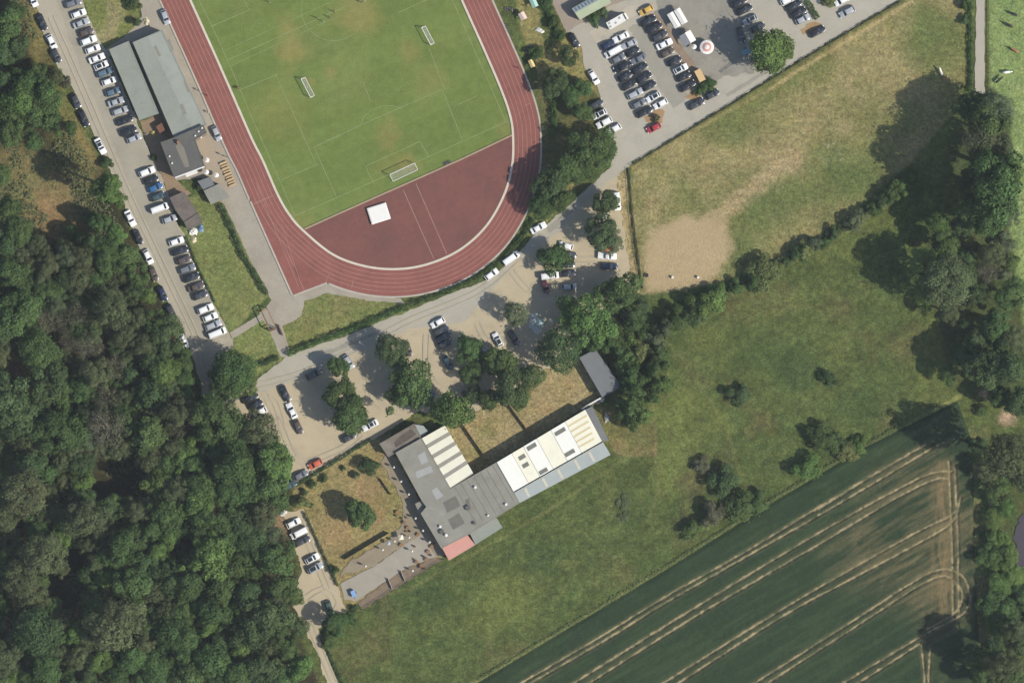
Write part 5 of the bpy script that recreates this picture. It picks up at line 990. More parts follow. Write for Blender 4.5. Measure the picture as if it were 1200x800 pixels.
def bush(px, py, r, kind, label, group=None, hs=1.0, name='bush'):
    TI[0] += 1; rm = r*S*1.2; root = thing(name, label, 'bush', P(px, py), random.random()*6.28, group); root.scale = (rm, rm, rm*hs)
    link('stems', BST, root); cr = link('foliage', crown_for(kind, TI[0], True), root, (0, 0, .5)); cr.scale = (random.uniform(.8, 1.25), random.uniform(.75, 1.1), 1)
    return root
def hedge(label, pts, w, h, kind='g', name='hedge', wob=.25, leaf=.34, cover=3.0):
    root = thing(name, label, 'hedge', P(*pts[0])); c0 = (root.location.x, root.location.y); path = resample([on(c0, p) for p in pts], .4)
    rs = np.random.RandomState(int(pts[0][0]*3+pts[0][1])); path = np.array(path); L = .4*len(path); n = int(L*(w+2*h)*cover/(leaf*leaf*.7)/1.6)
    seg = rs.randint(0, len(path)-1, n); f = rs.rand(n)[:, None]; p2 = path[seg]*(1-f)+path[seg+1]*f; tg = path[seg+1]-path[seg]; tg /= np.linalg.norm(tg, axis=1)[:, None]+1e-9; nr = np.stack([-tg[:, 1], tg[:, 0]], 1)
    s = np.cumsum(np.r_[0, np.ones(len(path))*.4])[seg]+f[:, 0]*.4; wv = 1+wob*(np.sin(s*1.3)+.7*np.sin(s*3.1+1)+.5*np.sin(s*.6))*.6
    a_ = rs.rand(n)*math.pi; ca, sa = np.cos(a_), np.sin(a_); k = (.75+.3*rs.rand(n))*np.maximum(wv, .35)
    off = np.sign(ca)*np.abs(ca)**.6*w/2*k; z_ = np.clip(np.abs(sa)**.6*h*k, .05, None)*np.where(rs.rand(n) < .3, rs.rand(n), 1)
    ctr = np.column_stack([p2[:, 0]+nr[:, 0]*off, p2[:, 1]+nr[:, 1]*off, z_]); nrm = np.column_stack([nr[:, 0]*ca, nr[:, 1]*ca, sa+.2])
    tint = (0.8+.4*rs.rand(n))*(0.9+.2*np.sin(s*2.1)); me_ = leaf_quads(ctr, nrm, np.full(n, leaf), tint, rs, 'foliage'); me_.materials.append(LM[kind]); link('foliage', me_, root)
    mb = MB()
    for p in path[::6]: mb.tube((p[0], p[1], 0), (p[0]+.05, p[1], h*.7), .04, .02, 5)
    mb.build('stems', m_bark, root)
    return root

# trees that stand apart
for t in ((399, 430, 12, 'g', 'small tree at the road end of the three-tree clump'), (399, 460, 19, 'g', 'middle tree of the three-tree clump beside the long shadow'), (411, 488, 22, 'g', 'large tree of the three-tree clump above the open-topped white car'), (459, 410, 18, 'd', 'roadside tree of the tall pair on the gravel lot'), (481, 447, 22, 'g', 'wide tree of the tall pair near the stained annex'), (472, 460, 14, 'g', 'slender tree leaning against the wide tree of the tall pair'),
          (549, 410, 16, 'g', 'tree shading the dark cars beside the south road'), (553, 436, 12, 'g', 'small tree just behind the one shading the dark roadside cars'), (530, 481, 27, 'b', 'big spreading tree overhanging the sawtooth workshop'), (588, 425, 19, 'g', 'tree beside the white car with black roof'), (597, 452, 22, 'd', 'dark tree overhanging the dry garden fence'), (604, 367, 16, 'p', 'pale round tree beside the grey tarpaulin heap'), (655, 410, 22, 'd', 'dark tree overhanging the top of the dry garden'), (684, 374, 24, 'b', 'broad tree between the dappled gravel row and slate shed'), (727, 342, 20, 'g', 'dense tree at the foot of the sandy track'), (648, 304, 16, 'g', 'tree on the islet beside the white van'),
          (704, 272, 18, 'd', 'dark tree above the white pickup'), (719, 284, 13, 'p', 'pale thin tree on the sandy track side'), (707, 238, 15, 'd', 'tree beside the white van on the sandy track'), (648, 216, 18, 'd', 'tall tree shading the track bend'), (666, 198, 19, 'g', 'tall tree in the middle of the trackside belt'), (635, 242, 15, 'g', 'tree closing the trackside belt above the white road car'), (686, 184, 19, 'g', 'broad tree at the car park end of the trackside belt'), (706, 174, 16, 'g', 'tree overhanging the short car row beside the track'), (657, 232, 15, 'g', 'tree on the road side of the trackside belt'),
          (650, 98, 14, 'd', 'dark tree beside the yellow tent and trackside path'), (669, 114, 13, 'g', 'tree in the middle of the dry island group'), (682, 103, 11, 'g', 'tree beside the white car at the island kerb'), (682, 131, 11, 'g', 'tree shading the dark car of the short row'), (899, 62, 25, 'b', 'big round bright green tree alone in the car park'), (275, 434, 22, 'g', 'leafy tree at the lane bend beside the small hedge'), (262, 446, 16, 'g', 'lower tree of the pair at the lane bend'), (286, 445, 15, 'b', 'bright tree of the group at the lane bend'),
          (139, 234, 9, 'b', 'low bright branch tree below the leaning oak'), (665.5, 66, 10, 'd', 'small round tree on the dry grass island'), (161, 27, 6, 'd', 'very small tree on the lawn above the clubhouse'), (425, 603, 17, 'g', 'round green tree on the dry lawn casting a dark shadow')):
    tree(*t, hs=1.12)
tree(132, 222, 17, 'b', 'tall bright oak leaning out over the lane among the verge cars', tall=True, hs=1.7)
for t in ((572, 468, 13, 'g', 'tree filling the gap beside the big sawtooth workshop tree'), (624, 440, 13, 'g', 'tree above the upper dry garden fence end'), (716, 392, 14, 'g', 'tree shading the roof edge of the slate shed'), (610, 470, 9, 'g', 'low tree at the edge of the dry garden'), (556, 462, 10, 'd', 'dark low tree behind the sawtooth workshop tree'), (745, 362, 13, 'd', 'dark tree where the sandy track meets the hedgerow')): tree(*t, hs=1.1)
# wood west of the lane
WOOD = '''85,272,8,b 122,262,11,g 140,275,11,b 150,300,15,g 25,272,15,g 47,287,13,o 10,290,15,d 15,322,19,g 60,312,15,o 80,328,15,d 96,328,16,o 30,366,23,g 8,385,18,d 58,375,15,w 99,368,15,w 76,388,9,b 130,310,15,g 160,322,14,g 176,347,10,b 135,360,20,o 112,390,13,d 108,405,17,w 50,410,19,g 80,416,11,o 150,394,14,o 171,405,16,o 200,392,16,d 115,436,18,o 138,430,14,w 70,442,17,d 195,437,18,b 214,414,9,g 20,472,25,d 50,462,19,d 80,462,15,g 76,506,22,g 46,502,17,d 130,465,15,w 146,466,13,o 130,500,21,w 120,522,13,o 180,462,17,d 201,452,15,o 175,506,19,g 211,482,19,o 40,545,20,d 76,540,13,o 100,562,13,b 35,574,26,o 8,552,11,b 215,535,15,b 190,561,15,b 210,572,18,o 260,490,23,g 247,508,16,g 305,502,21,o 325,541,20,b 281,546,22,g 240,571,17,g 292,572,18,g 317,567,18,g 228,545,15,g 186,508,15,o 8,605,20,o 105,606,22,o 56,646,24,o 30,672,21,o 165,595,15,o 195,600,17,g 201,626,13,b 150,640,20,g 134,658,16,g 186,646,13,b 155,682,20,g 12,648,15,g 104,672,11,d 42,698,18,o 206,680,17,d 236,586,18,b 270,577,18,g 255,602,18,g 238,622,14,d 215,643,9,w 286,611,17,d 311,602,18,o 300,631,17,d 250,646,20,b 276,661,17,g 329,652,19,g 309,652,17,g 291,691,17,d 260,681,18,g 333,684,17,g 226,681,18,g 50,736,24,d 92,737,13,b 140,729,27,o 8,766,21,o 4,731,12,o 60,781,20,g 96,766,15,o 120,771,14,b 160,766,17,g 186,781,16,g 205,741,17,g 201,713,15,o 216,766,14,g 10,796,12,b 140,790,14,g 245,731,13,b 263,734,10,b 221,746,17,g 286,751,13,b 301,741,17,d 316,721,20,d 325,701,15,o 347,732,12,d 340,760,15,g 352,781,14,b 311,781,18,d 281,786,18,g 251,771,18,g 226,787,17,g 330,792,16,g 255,711,18,g 217,707,15,g 172,735,13,d 10,35,17,g 4,62,14,d 26,120,20,b 8,142,18,g 42,136,17,g 56,112,14,g 30,97,14,g 62,142,11,g 6,95,13,d 4,28,6,b 280,520,16,g 305,530,14,d 265,530,16,d 228,515,10,d 345,700,8,g 270,625,15,g 320,625,14,p 180,620,14,g 120,640,12,d 175,660,14,d 70,600,12,d 20,505,14,d 100,490,13,d 155,440,12,d 95,350,12,d 60,345,14,g 115,330,12,g 165,375,12,o 15,160,14,g 42,168,10,g 4,205,11,g 12,248,12,g 20,58,12,d 46,86,10,g 20,14,9,g 84,150,9,g 68,90,8,o 108,258,9,g 96,282,9,g'''
WL = {'g': ('mid-green broadleaf crown in the wood beside the lane', 'mid-green trees of the wood'), 'b': ('bright yellow-green crown in the wood beside the lane', 'bright trees of the wood'), 'd': ('dark green crown in the wood beside the lane', 'dark trees of the wood'), 'o': ('olive fine-leaved crown in the wood beside the lane', 'olive trees of the wood'), 'w': ('brown half-bare tree in the wood beside the lane', 'withered trees of the wood'), 'p': ('pale grey-green crown in the wood beside the lane', 'pale trees of the wood')}
rw = random.Random(3); WT = [tuple(float(q_) for q_ in s_.split(',')[:3]) for s_ in WOOD.split()]; GAPS = [(150, 560, 30), (120, 548, 22), (88, 590, 16), (90, 650, 18), (85, 690, 24), (30, 75, 26), (30, 225, 60), (85, 240, 50), (100, 200, 40), (165, 430, 14), (225, 490, 14), (190, 735, 12), (60, 620, 10), (95, 180, 30), (170, 385, 14), (25, 436, 20), (70, 100, 24)]
for _ in range(6000):
    qx, qy = rw.uniform(-8, 345), rw.uniform(270, 808)
    if not inside(np.array([qx]), np.array([qy]), FOREST)[0] or seg_dist(np.array([qx]), np.array([qy]), FOREST, True)[0] < 9: continue
    if any(math.hypot(qx-g0_, qy-g1_) < g2_ for g0_, g1_, g2_ in GAPS) or any(math.hypot(qx-a0, qy-b0) < r0*.62+7.5 for a0, b0, r0 in WT): continue
    r0 = rw.uniform(9.5, 14.5); WT.append((qx, qy, r0)); WOOD += f" {qx:.1f},{qy:.1f},{r0:.1f},{rw.choice('oooppgdw' if qy < 530 and qx < 215 else 'ggdbo')}"
for s_ in WOOD.split():
    a_, b2, r_, k = s_.split(','); px, py, r_ = float(a_), float(b2), float(r_)
    edge = px > 140 and py < 330 or (py < 160)
    sz = 'small ' if r_ < 12 else ('large ' if r_ > 19 else '')
    def near(pts, dd, skip=False): return min((math.hypot(px-a0, py-b0) for a0, b0 in pts if (a0, b0) != (px, py)), default=999) < dd
    pl = lambda ln: seg_dist(np.array([px]), np.array([py]), ln)[0]
    if pl([(46, 20), (100, 160), (148, 262), (205, 385), (236, 470)]) < 26: where = 'along the lane verge of the wood'
    elif pl([(240, 472), (300, 496), (346, 545)]) < 24: where = 'overhanging the gravel parking edge'
    elif pl([(334, 600), (350, 680), (346, 735)]) < 28: where = 'beside the short gravel row of cars'
    elif pl([(352, 740), (385, 830)]) < 34: where = 'beside the pale footpath'
    elif math.hypot(px-40, py-225) < 82: where = 'bordering the brown clearing'
    elif near([(float(q_.split(',')[0]), float(q_.split(',')[1])) for q_ in WOOD.split() if q_.endswith('w')], 27): where = 'touching a brown half-bare tree'
    elif near([(150, 560), (120, 548)], 50): where = 'around the deep shaded gap in the wood'
    elif near([(90, 650), (85, 690)], 48): where = 'around the narrow dark gap in the wood'
    elif near([(float(q_.split(',')[0]), float(q_.split(',')[1])) for q_ in WOOD.split() if q_.endswith('b')], 26): where = 'next to a bright yellow-green crown inside the wood'
    elif near([(float(q_.split(',')[0]), float(q_.split(',')[1])) for q_ in WOOD.split() if q_.endswith('o') and float(q_.split(',')[2]) > 19], 36): where = 'beside a large olive crown inside the wood'
    else: where = 'in closed canopy deep inside the wood'
    tree(px, py, r_, k, sz+WL[k][0].replace(' in the wood beside the lane', '')+' '+where, WL[k][1]+' '+where, tall=not edge and r_ > 9, name='woodland_tree', hs=1.22 if r_ > 14 else 1.35)
# trees of the eastern belt
for t in ((1156, 152, 19, 'g', 'tall belt tree between the path end and the greyish half-bare one'), (1144, 248, 17, 'g', 'tall belt tree closing the gap above the bright one'), (1166, 196, 18, 'g', 'tall belt tree between the pale one and the broad soft one'), (1155, 190, 20, 'g', 'mid-green belt tree under the greyish half-bare one'), (1140, 214, 14, 'd', 'dark belt tree on the shaded meadow side'), (1160, 258, 18, 'g', 'belt tree between the broad soft one and the pasture scrub'), (1132, 264, 13, 'd', 'dark belt tree behind the bright one over the shadow'), (1136, 322, 13, 'd', 'dark belt tree behind the large olive one near the scrub'), (1150, 345, 12, 'd', 'dark small belt tree beside the bare spot above'), (1150, 402, 14, 'd', 'dark belt tree in shade beside the small dark one'), (1138, 418, 12, 'd', 'dark low belt tree near the field corner'), (1190, 345, 15, 'g', 'belt tree reaching into the pasture edge'), (1180, 405, 16, 'd', 'dark belt tree between the olive and big dark crowns'), (1176, 466, 12, 'g', 'belt tree just above the sandy bare patch'), (1198, 470, 16, 'd', 'dark belt tree behind the sandy bare patch'),
          (1160, 550, 14, 'o', 'olive belt tree next to the field corner margin'), (1158, 608, 11, 'b', 'bright belt tree on the field margin by the pond'), (1158, 650, 12, 'g', 'mid-green belt tree on the field margin by the pond'), (1156, 702, 12, 'g', 'mid-green belt tree facing the turning loop'), (1190, 700, 16, 'g', 'belt tree at the pond foot behind the bright ones'), (1196, 725, 16, 'd', 'dark belt tree below the pond'), (1166, 755, 16, 'd', 'dark belt tree beside the shaded field foot'), (1150, 768, 12, 'g', 'belt tree leaning over the shaded field foot'), (1146, 128, 18, 'd', 'dark tree at the end of the straight gravel path'), (1168, 132, 22, 'p', 'grey-green tree beside the pasture with cows'), (1150, 165, 20, 'w', 'greyish half-bare tree above the deep shadow'), (1172, 172, 16, 'p', 'pale tree between pasture and greyish bare tree'), (1168, 222, 27, 'g', 'broad soft green tree above the bright ones'), (1150, 238, 20, 'g', 'tree in the middle of the eastern belt beside deep shadow'), (1182, 250, 16, 'p', 'pale tree on the pasture side of the eastern belt'),
          (1105, 262, 15, 'b', 'bright green tree standing out over the meadow shadow'), (1112, 285, 15, 'g', 'tree below the bright one over the meadow shadow'), (1084, 306, 14, 'b', 'bright low tree at the meadow edge of the belt'), (1112, 330, 28, 'o', 'large olive tree bulging into the meadow'), (1092, 340, 14, 'b', 'bright tree on the flank of the large olive one'), (1168, 298, 15, 'o', 'olive scrub tree beside the pasture'), (1162, 320, 13, 'w', 'thin greyish tree beside the pasture'), (1140, 300, 10, 'd', 'small dark tree behind the large olive one'), (1118, 365, 14, 'o', 'olive tree at the foot of the large olive one'),
          (1136, 380, 9, 'd', 'small dark tree beside the bare spot'), (1172, 378, 17, 'g', 'tree above the big dark crown of the belt'), (1164, 432, 22, 'd', 'big dark crown above the sandy bare patch'), (1186, 432, 18, 'd', 'dark crown at the pasture side above the sandy patch'), (1190, 398, 16, 'o', 'olive tree between pasture and big dark crown'), (1118, 438, 10, 'g', 'small tree at the field corner in shadow'), (1178, 532, 24, 'o', 'large olive tree beside the field corner'), (1196, 562, 14, 'o', 'olive tree by the pond bank'), (1163, 575, 13, 'g', 'tree above the pond beside the field'), (1172, 594, 13, 'b', 'bright tree beside the pond'),
          (1166, 632, 12, 'b', 'bright tree halfway along the pond'), (1174, 654, 15, 'b', 'bright tree below the halfway one by the pond'), (1182, 674, 15, 'b', 'rounded bright tree at the pond foot'), (1166, 684, 13, 'b', 'bright tree facing the field turning loop'), (1172, 712, 15, 'g', 'tree below the turning loop of the field'), (1160, 728, 12, 'b', 'small bright tree below the turning loop'), (1182, 740, 15, 'o', 'olive tree below the pond trees'), (1158, 790, 13, 'g', 'tree at the field foot'), (1178, 775, 18, 'o', 'olive tree at the foot of the eastern belt'), (1196, 755, 14, 'd', 'dark tree behind the olive one at the belt foot'), (1194, 795, 15, 'g', 'last tree at the belt foot by the field')):
    tall_ = t[1] < 480 or t[1] > 735 or t[2] > 20
    tree(t[0]+(6 if 560 < t[1] < 745 else (-8 if tall_ else -4)), *t[1:], tall=tall_, name='belt_tree', hs=1.05 if t[1] < 140 else 1.45 if (t[1] < 260 and t[2] > 15) or t[2] in (24, 18) or (t[2] == 16 and t[1] == 755) else (.75 if 590 < t[1] < 736 else 1.0))
# bushes
HG = ('scrubby bush in the hedgerow between paddock and meadow', 'hedgerow bushes')
for s_ in '''793,376,11,g 802,368,13,g 813,366,11,d 823,357,14,b 834,352,12,b 843,343,9,b 866,333,7,g 880,327,8,g 893,322,13,y 899,315,10,b 906,309,8,y 921,303,5,g 934,296,7,g 944,292,9,y 951,284,7,p 965,280,6,g 979,270,6,d 1001,257,8,p 1010,252,6,y 1022,244,7,g 1034,235,8,d 1046,226,9,g 1054,216,10,b 1066,208,8,g'''.split():
    a_, b2, r_, k = s_.split(','); bush(float(a_)+random.uniform(-3, 3), float(b2)+random.uniform(-1, 4), float(r_)*1.35, k, {'g': 'mid-green ', 'b': 'bright green ', 'y': 'yellowish ', 'd': 'dark green ', 'p': 'pale '}[k]+HG[0], HG[1], random.uniform(.75, 1.25))
for s_ in '''742,382,11,g 738,398,11,b 746,410,10,y 732,420,11,g 726,410,10,g 738,440,13,g 744,456,12,g 738,474,14,g 742,492,11,g 752,486,9,b 768,398,10,p 772,415,9,g 768,432,9,g 772,450,9,b 766,462,8,g 778,385,10,p 700,402,10,g 715,398,12,g'''.split():
    a_, b2, r_, k = s_.split(','); bush(float(a_), float(b2), float(r_)*1.25, k, {'g': 'mid-green ', 'b': 'bright green ', 'y': 'yellowish ', 'p': 'pale '}[k]+'bush in the thicket between slate shed and meadow', 'thicket behind the slate shed', 1.6)
for t in ((868, 461, 11, 'd', 'round dark bush alone in the upper meadow'), (971, 442, 8, 'd', 'small dark bush alone near the meadow centre'), (962, 510, 13, 'g', 'bush with a dark shadow above the field edge scrub'), (977, 517, 10, 'g', 'bush beside the shadowed one above the field edge'), (948, 548, 13, 'b', 'bright bush at the lower end of the field edge scrub'), (993, 528, 9, 'y', 'yellowish bush on the field edge'), (1007, 523, 8, 'b', 'small bright bush on the field edge'), (1050, 496, 4, 'd', 'tiny dark bush close to the field corner'), (846, 562, 14, 'd', 'dark bush at the top of the lower meadow thicket'), (821, 546, 8, 'w', 'greyish withered bush in the lower meadow'), (836, 601, 14, 'w', 'large greyish withered bush in the lower meadow thicket'), (870, 594, 13, 'g', 'mid-green bush of the lower meadow thicket'), (888, 590, 11, 'g', 'bush of the lower meadow thicket closest to the field'), (811, 618, 10, 'g', 'bush at the field edge below the withered one'), (432, 547, 11, 'd', 'round dark bush on the lawn beside the stained annex'), (392, 668, 7, 'd', 'dark bush at the lower lawn corner by the garden walk'), (353, 588, 9, 'y', 'yellowish bush at the lawn corner by the wood'), (402, 548.5, 3.5, 'd', 'tiny shrub near the hedge on the dry lawn'), (416, 557, 5, 'p', 'pale low shrub on the dry lawn'), (380, 561, 5, 'd', 'shrub on the lawn below the orange car'), (366, 567, 4.5, 'd', 'shrub on the lawn below the grey car'), (357, 576, 4.5, 'd', 'shrub on the lawn near the hedge end'), (364, 592, 3.5, 'd', 'tiny shrub beside the yellowish bush'), (157, 5, 8, 'd', 'dark bush at the top of the lawn above the clubhouse'), (826, 103, 7, 'g', 'clipped oval bush by the tan box trailer'), (819, 107, 6, 'g', 'clipped bush at the road end of the oval one'), (832, 99, 6, 'g', 'clipped bush at the square end of the oval one'), (696, 22, 9, 'g', 'bush between the glazed shed and the motorhome'), (706, 14, 8, 'd', 'dark bush above the motorhome'), (971, 0, 8, 'y', 'yellowish bush at the turning beside a white car'), (768, 138, 5, 'w', 'withered low shrub in the corner bed by the red car'), (714, 158, 4, 'w', 'withered shrub by the last white car of the short row'), (77, 98, 6, 'w', 'bare brown shrub at the lane edge between parked cars'), (79, 94, 5, 'w', 'bare shrub beside the lane among dark cars'), (125, 190, 7, 'd', 'dark shrub on the verge below the white car with dark roof'), (385, 750, 8, 'g', 'bush at the path head below the shaded green car'), (398, 735, 12, 'g', 'big bush between the garden corner and the path'), (410, 724, 8, 'g', 'bush at the lower garden corner'), (730, 588, 8, 'o', 'dark tall weeds patch in the lower meadow', None, .25), (733, 605, 7, 'o', 'dark weeds patch below the other in the lower meadow', None, .25), (1176, 322, 9, 'p', 'pale scrub bush beside the thin greyish belt tree'), (1184, 306, 9, 'g', 'scrub bush on the pasture side of the olive scrub tree'), (1152, 298, 9, 'd', 'dark scrub bush between the large olive tree and the pasture'), (1156, 330, 8, 'd', 'dark scrub bush below the thin greyish belt tree'), (1178, 284, 10, 'p', 'pale scrub bush at the pasture edge of the belt'), (1124, 402, 10, 'g', 'scrub bush at the meadow foot of the belt'), (1140, 440, 9, 'g', 'scrub bush above the field corner shadow'), (1150, 480, 8, 'g', 'scrub bush beside the sandy bare patch'), (1148, 520, 8, 'd', 'scrub bush at the shaded field corner'), (1152, 560, 7, 'g', 'scrub bush on the upper field margin'), (1150, 625, 6, 'g', 'scrub bush on the field margin beside the pond'), (1130, 6, 8, 'g', 'bush at the top beside the straight gravel path'), (1131, 24, 6, 'd', 'dark bush beside the straight gravel path'), (640, 6, 7, 'g', 'bush beside the mint green tent'), (648, 28, 8, 'g', 'bush at the corner of the brown yard'), (656, 44, 7, 'g', 'bush above the dry grass island'), (628, 62, 8, 'g', 'bush on the trackside path by the yellow tent'), (415, 712, 5, 'd', 'low dark shrub by the bright blue trailer'), (207, 160, 4, 'd', 'shrub in the shade beside the clubhouse wall'), (180, 185, 4, 'd', 'dark shrub in the earth yard below the silver car'), (236, 220, 6, 'd', 'dark bush between the store hut and lock-up sheds')):
    bush(t[0], t[1], t[2]*(1.2 if t[0] > 780 and t[1] > 400 and t[0] < 1060 else 1.0), *t[3:]).scale.z *= (.8 if t[0] > 780 and t[1] > 400 else 1.0)
# a clump overhanging the path head that shades the green car
tree(392, 728, 12, 'g', 'tall thin tree shading the path head and green car', tall=True, hs=.9)
# hedges
hedge('clipped hedge along the south road below the track lawn', [(337, 414.5), (380, 397), (414, 385.5), (450, 370), (478, 359)], 1.5, 1.7, 'g')
hedge('trackside hedge running round the outer bend of the track', [(480, 357.5), (520, 343), (560, 325), (590, 304), (612, 278), (626, 256)], 1.3, 1.4, 'g')
hedge('short hedge at the foot of the small lawn by the lane bend', [(304, 427.5), (326, 418.5)], 1.3, 1.5, 'd')
hedge('hedge between the lane lawn and the trackside path', [(259, 240), (272, 268), (284, 298), (300, 322), (313, 345)], 1.3, 1.6, 'd')
hedge('hedge between the gravel parking and the dry lawn', [(346, 568.5), (380, 548), (420, 523), (434, 515)], 1.0, 1.0, 'd')
hedge('thin hedge between the gravel row and the dry lawn', [(357, 600), (375, 640), (396, 686)], .6, 1.1, 'o')
hedge('narrow hedge along the trees on the trackside path', [(646, 112), (649, 130), (650, 150), (646, 160)], 1.6, 1.8, 'g')
hedge('green hedge between tent lawn and brown yard', [(636, 0), (644, 18), (652, 40), (660, 40)], 1.6, 1.6, 'g')
hedge('hedge along the straight gravel path on the paddock side', [(1136, 0), (1137, 50), (1137, 108)], 1.3, 1.1, 'g')
hedge('low scrub line along the paddock road fence', [(742, 192), (775, 171.5), (829, 138.5), (865, 117), (900, 94.5), (970, 51.5), (1054, 1.5)], .6, .45, 'o', leaf=.26, wob=.6)
hedge('low scrub line along the sandy track fence', [(737, 198), (741, 250), (749, 310), (753, 338)], .4, .6, 'o', leaf=.24, wob=.5)
hedge('low ragged scrub line of the hedgerow between paddock and meadow', [(790, 378), (822, 360), (850, 341), (880, 328), (905, 311), (940, 293), (975, 274), (1005, 256), (1035, 236), (1066, 210)], 2.6, 1.3, 'p', wob=.5)
hedge('clipped hedge behind the short car row at the top', [(944, 0), (952, 12), (958, 22)], 1.6, 1.4, 'g')
hedge('dark hedge behind the nose-in cars below the sheds', [(218, 278), (234, 318), (252, 354)], .6, .9, 'd')
hedge('scrub line on the meadow side of the footpath', [(376, 745), (388, 770), (402, 800)], 1.0, .8, 'd')
# tall weeds fringe of the field edge (nobody could count them)
rs = np.random.RandomState(5); e_ = np.array([(560, 796), (780, 664), (900, 588), (1010, 523), (1100, 476)]); N = 5200; sg = rs.randint(0, 4, N); f = rs.rand(N)[:, None]; q = e_[sg]*(1-f)+e_[sg+1]*f+rs.randn(N, 2)*np.array([[1.0, 1.0]])
ctr = np.column_stack([(q[:, 0]-600)*S, (400-q[:, 1])*S, .15+.3*rs.rand(N)]); me_ = leaf_quads(ctr, np.tile([0, 0, 1.0], (N, 1)), np.full(N, .4), .7+.6*rs.rand(N), rs, 'field_margin_weeds'); me_.materials.append(LM['y'])
o = link('field_margin_weeds', me_); o['kind'] = 'stuff'
# tussocks through the meadow and scrub under the wood
N = 90000; q = np.column_stack([rs.uniform(-30, 350, N), rs.uniform(-30, 830, N)]); hh = np.clip((fbm(q[:, 0], q[:, 1], 34, 61)-.5)*9, 0, 1.6)*(.7+.5*fbm(q[:, 0], q[:, 1], 8, 63)); k = inside(q[:, 0], q[:, 1], FOREST) & (hh > .06) & (seg_dist(q[:, 0], q[:, 1], FOREST, True) > 8); q = q[k]; hh = hh[k]
ctr = np.column_stack([(q[:, 0]-600)*S, (400-q[:, 1])*S, .05+hh*(.8+.2*rs.rand(len(q)))]); me_ = leaf_quads(ctr, np.tile([0, 0, 1.0], (len(q), 1)), np.full(len(q), .6), .8+.4*rs.rand(len(q)), rs, 'woodland_undergrowth'); me_.materials.append(LM['o'])
o = link('woodland_undergrowth', me_); o['kind'] = 'stuff'
# pond
sheet('pond', [(1188, 628), (1194, 606), (1210, 598), (1260, 620), (1260, 720), (1208, 716), (1192, 690)], mat('pond_water', C(84, 78, 84), .12, .06, .2), .4)

# ------------------------------------------------------------------ people and animals (one skin surface each)
def skin_mesh(name, verts, edges, radii, mats, pick, sub=1):
    me0 = bpy.data.meshes.new(name+'_skeleton'); me0.from_pydata(verts, edges, []); ob = bpy.data.objects.new(name+'_skeleton', me0); COL.objects.link(ob)
    ob.modifiers.new('skin', 'SKIN'); sv = me0.skin_vertices[0].data
    for i, r_ in enumerate(radii): sv[i].radius = (r_, r_) if not isinstance(r_, tuple) else r_
    sv[0].use_root = True; s_ = ob.modifiers.new('sub', 'SUBSURF'); s_.levels = sub; s_.render_levels = sub
    dg = bpy.context.evaluated_depsgraph_get(); me_ = bpy.data.meshes.new_from_object(ob.evaluated_get(dg)); me_.name = name
    bpy.data.objects.remove(ob); me_.materials.clear()
    for m in mats: me_.materials.append(m)
    for p in me_.polygons: p.material_index = pick(p.center); p.use_smooth = True
    return me_
m_skin = mat('skin_tone', (0.42, 0.26, 0.18), .6, 0); m_hair = mat('hair', (0.05, 0.035, 0.025), .8, 0)
def person_mesh(shirt, trousers, stride):
    V = [(0, 0, .95), (0, 0, 1.15), (0, 0, 1.38), (0, 0, 1.52), (.01, 0, 1.60), (.015, 0, 1.72), (0, .19, 1.40), (.06, .26, 1.14), (.2, .24, .96), (0, -.19, 1.40), (-.06, -.26, 1.14), (.08, -.27, .94), (0, .10, .90), (stride, .11, .50), (stride*.6, .11, .08), (stride*.6+.16, .12, .04), (0, -.10, .90), (-stride*.6, -.11, .50), (-stride*1.3, -.11, .10), (-stride*1.3+.16, -.12, .05)]
    E = [(0, 1), (1, 2), (2, 3), (3, 4), (4, 5), (2, 6), (6, 7), (7, 8), (2, 9), (9, 10), (10, 11), (0, 12), (12, 13), (13, 14), (14, 15), (0, 16), (16, 17), (17, 18), (18, 19)]
    Rd = [(.13, .16), (.12, .15), (.13, .17), .06, .09, .10, .065, .05, .038, .065, .05, .038, .085, .06, .045, .04, .085, .06, .045, .04]
    return skin_mesh('person', V, E, Rd, [shirt, trousers, m_skin], lambda c0: 2 if c0.z > 1.48 or (abs(c0.y) > .2 and c0.z < 1.1) else (1 if c0.z < .98 else 0))
PM = {}
for i, (a_, b2) in enumerate((('red', 'black'), ('white', 'navy'), ('orange', 'black'), ('navy', 'grey'), ('yellow', 'dark grey'))):
    PM[a_] = person_mesh(mat('cloth_'+a_, C(*PAINT[a_]), .9, .05, 3), mat('cloth_'+b2.replace(' ', '_'), C(*PAINT[b2]), .9, .05, 3), .12 if i % 2 else .22)
HAIR = MB(); HAIR.tube((0.0, 0, 1.72), (-.01, 0, 1.80), .105, .09, 10); HAIR.tube((-.01, 0, 1.80), (-.01, 0, 1.84), .09, .04, 10); HAIR = HAIR.mesh('hair', m_hair, 60)
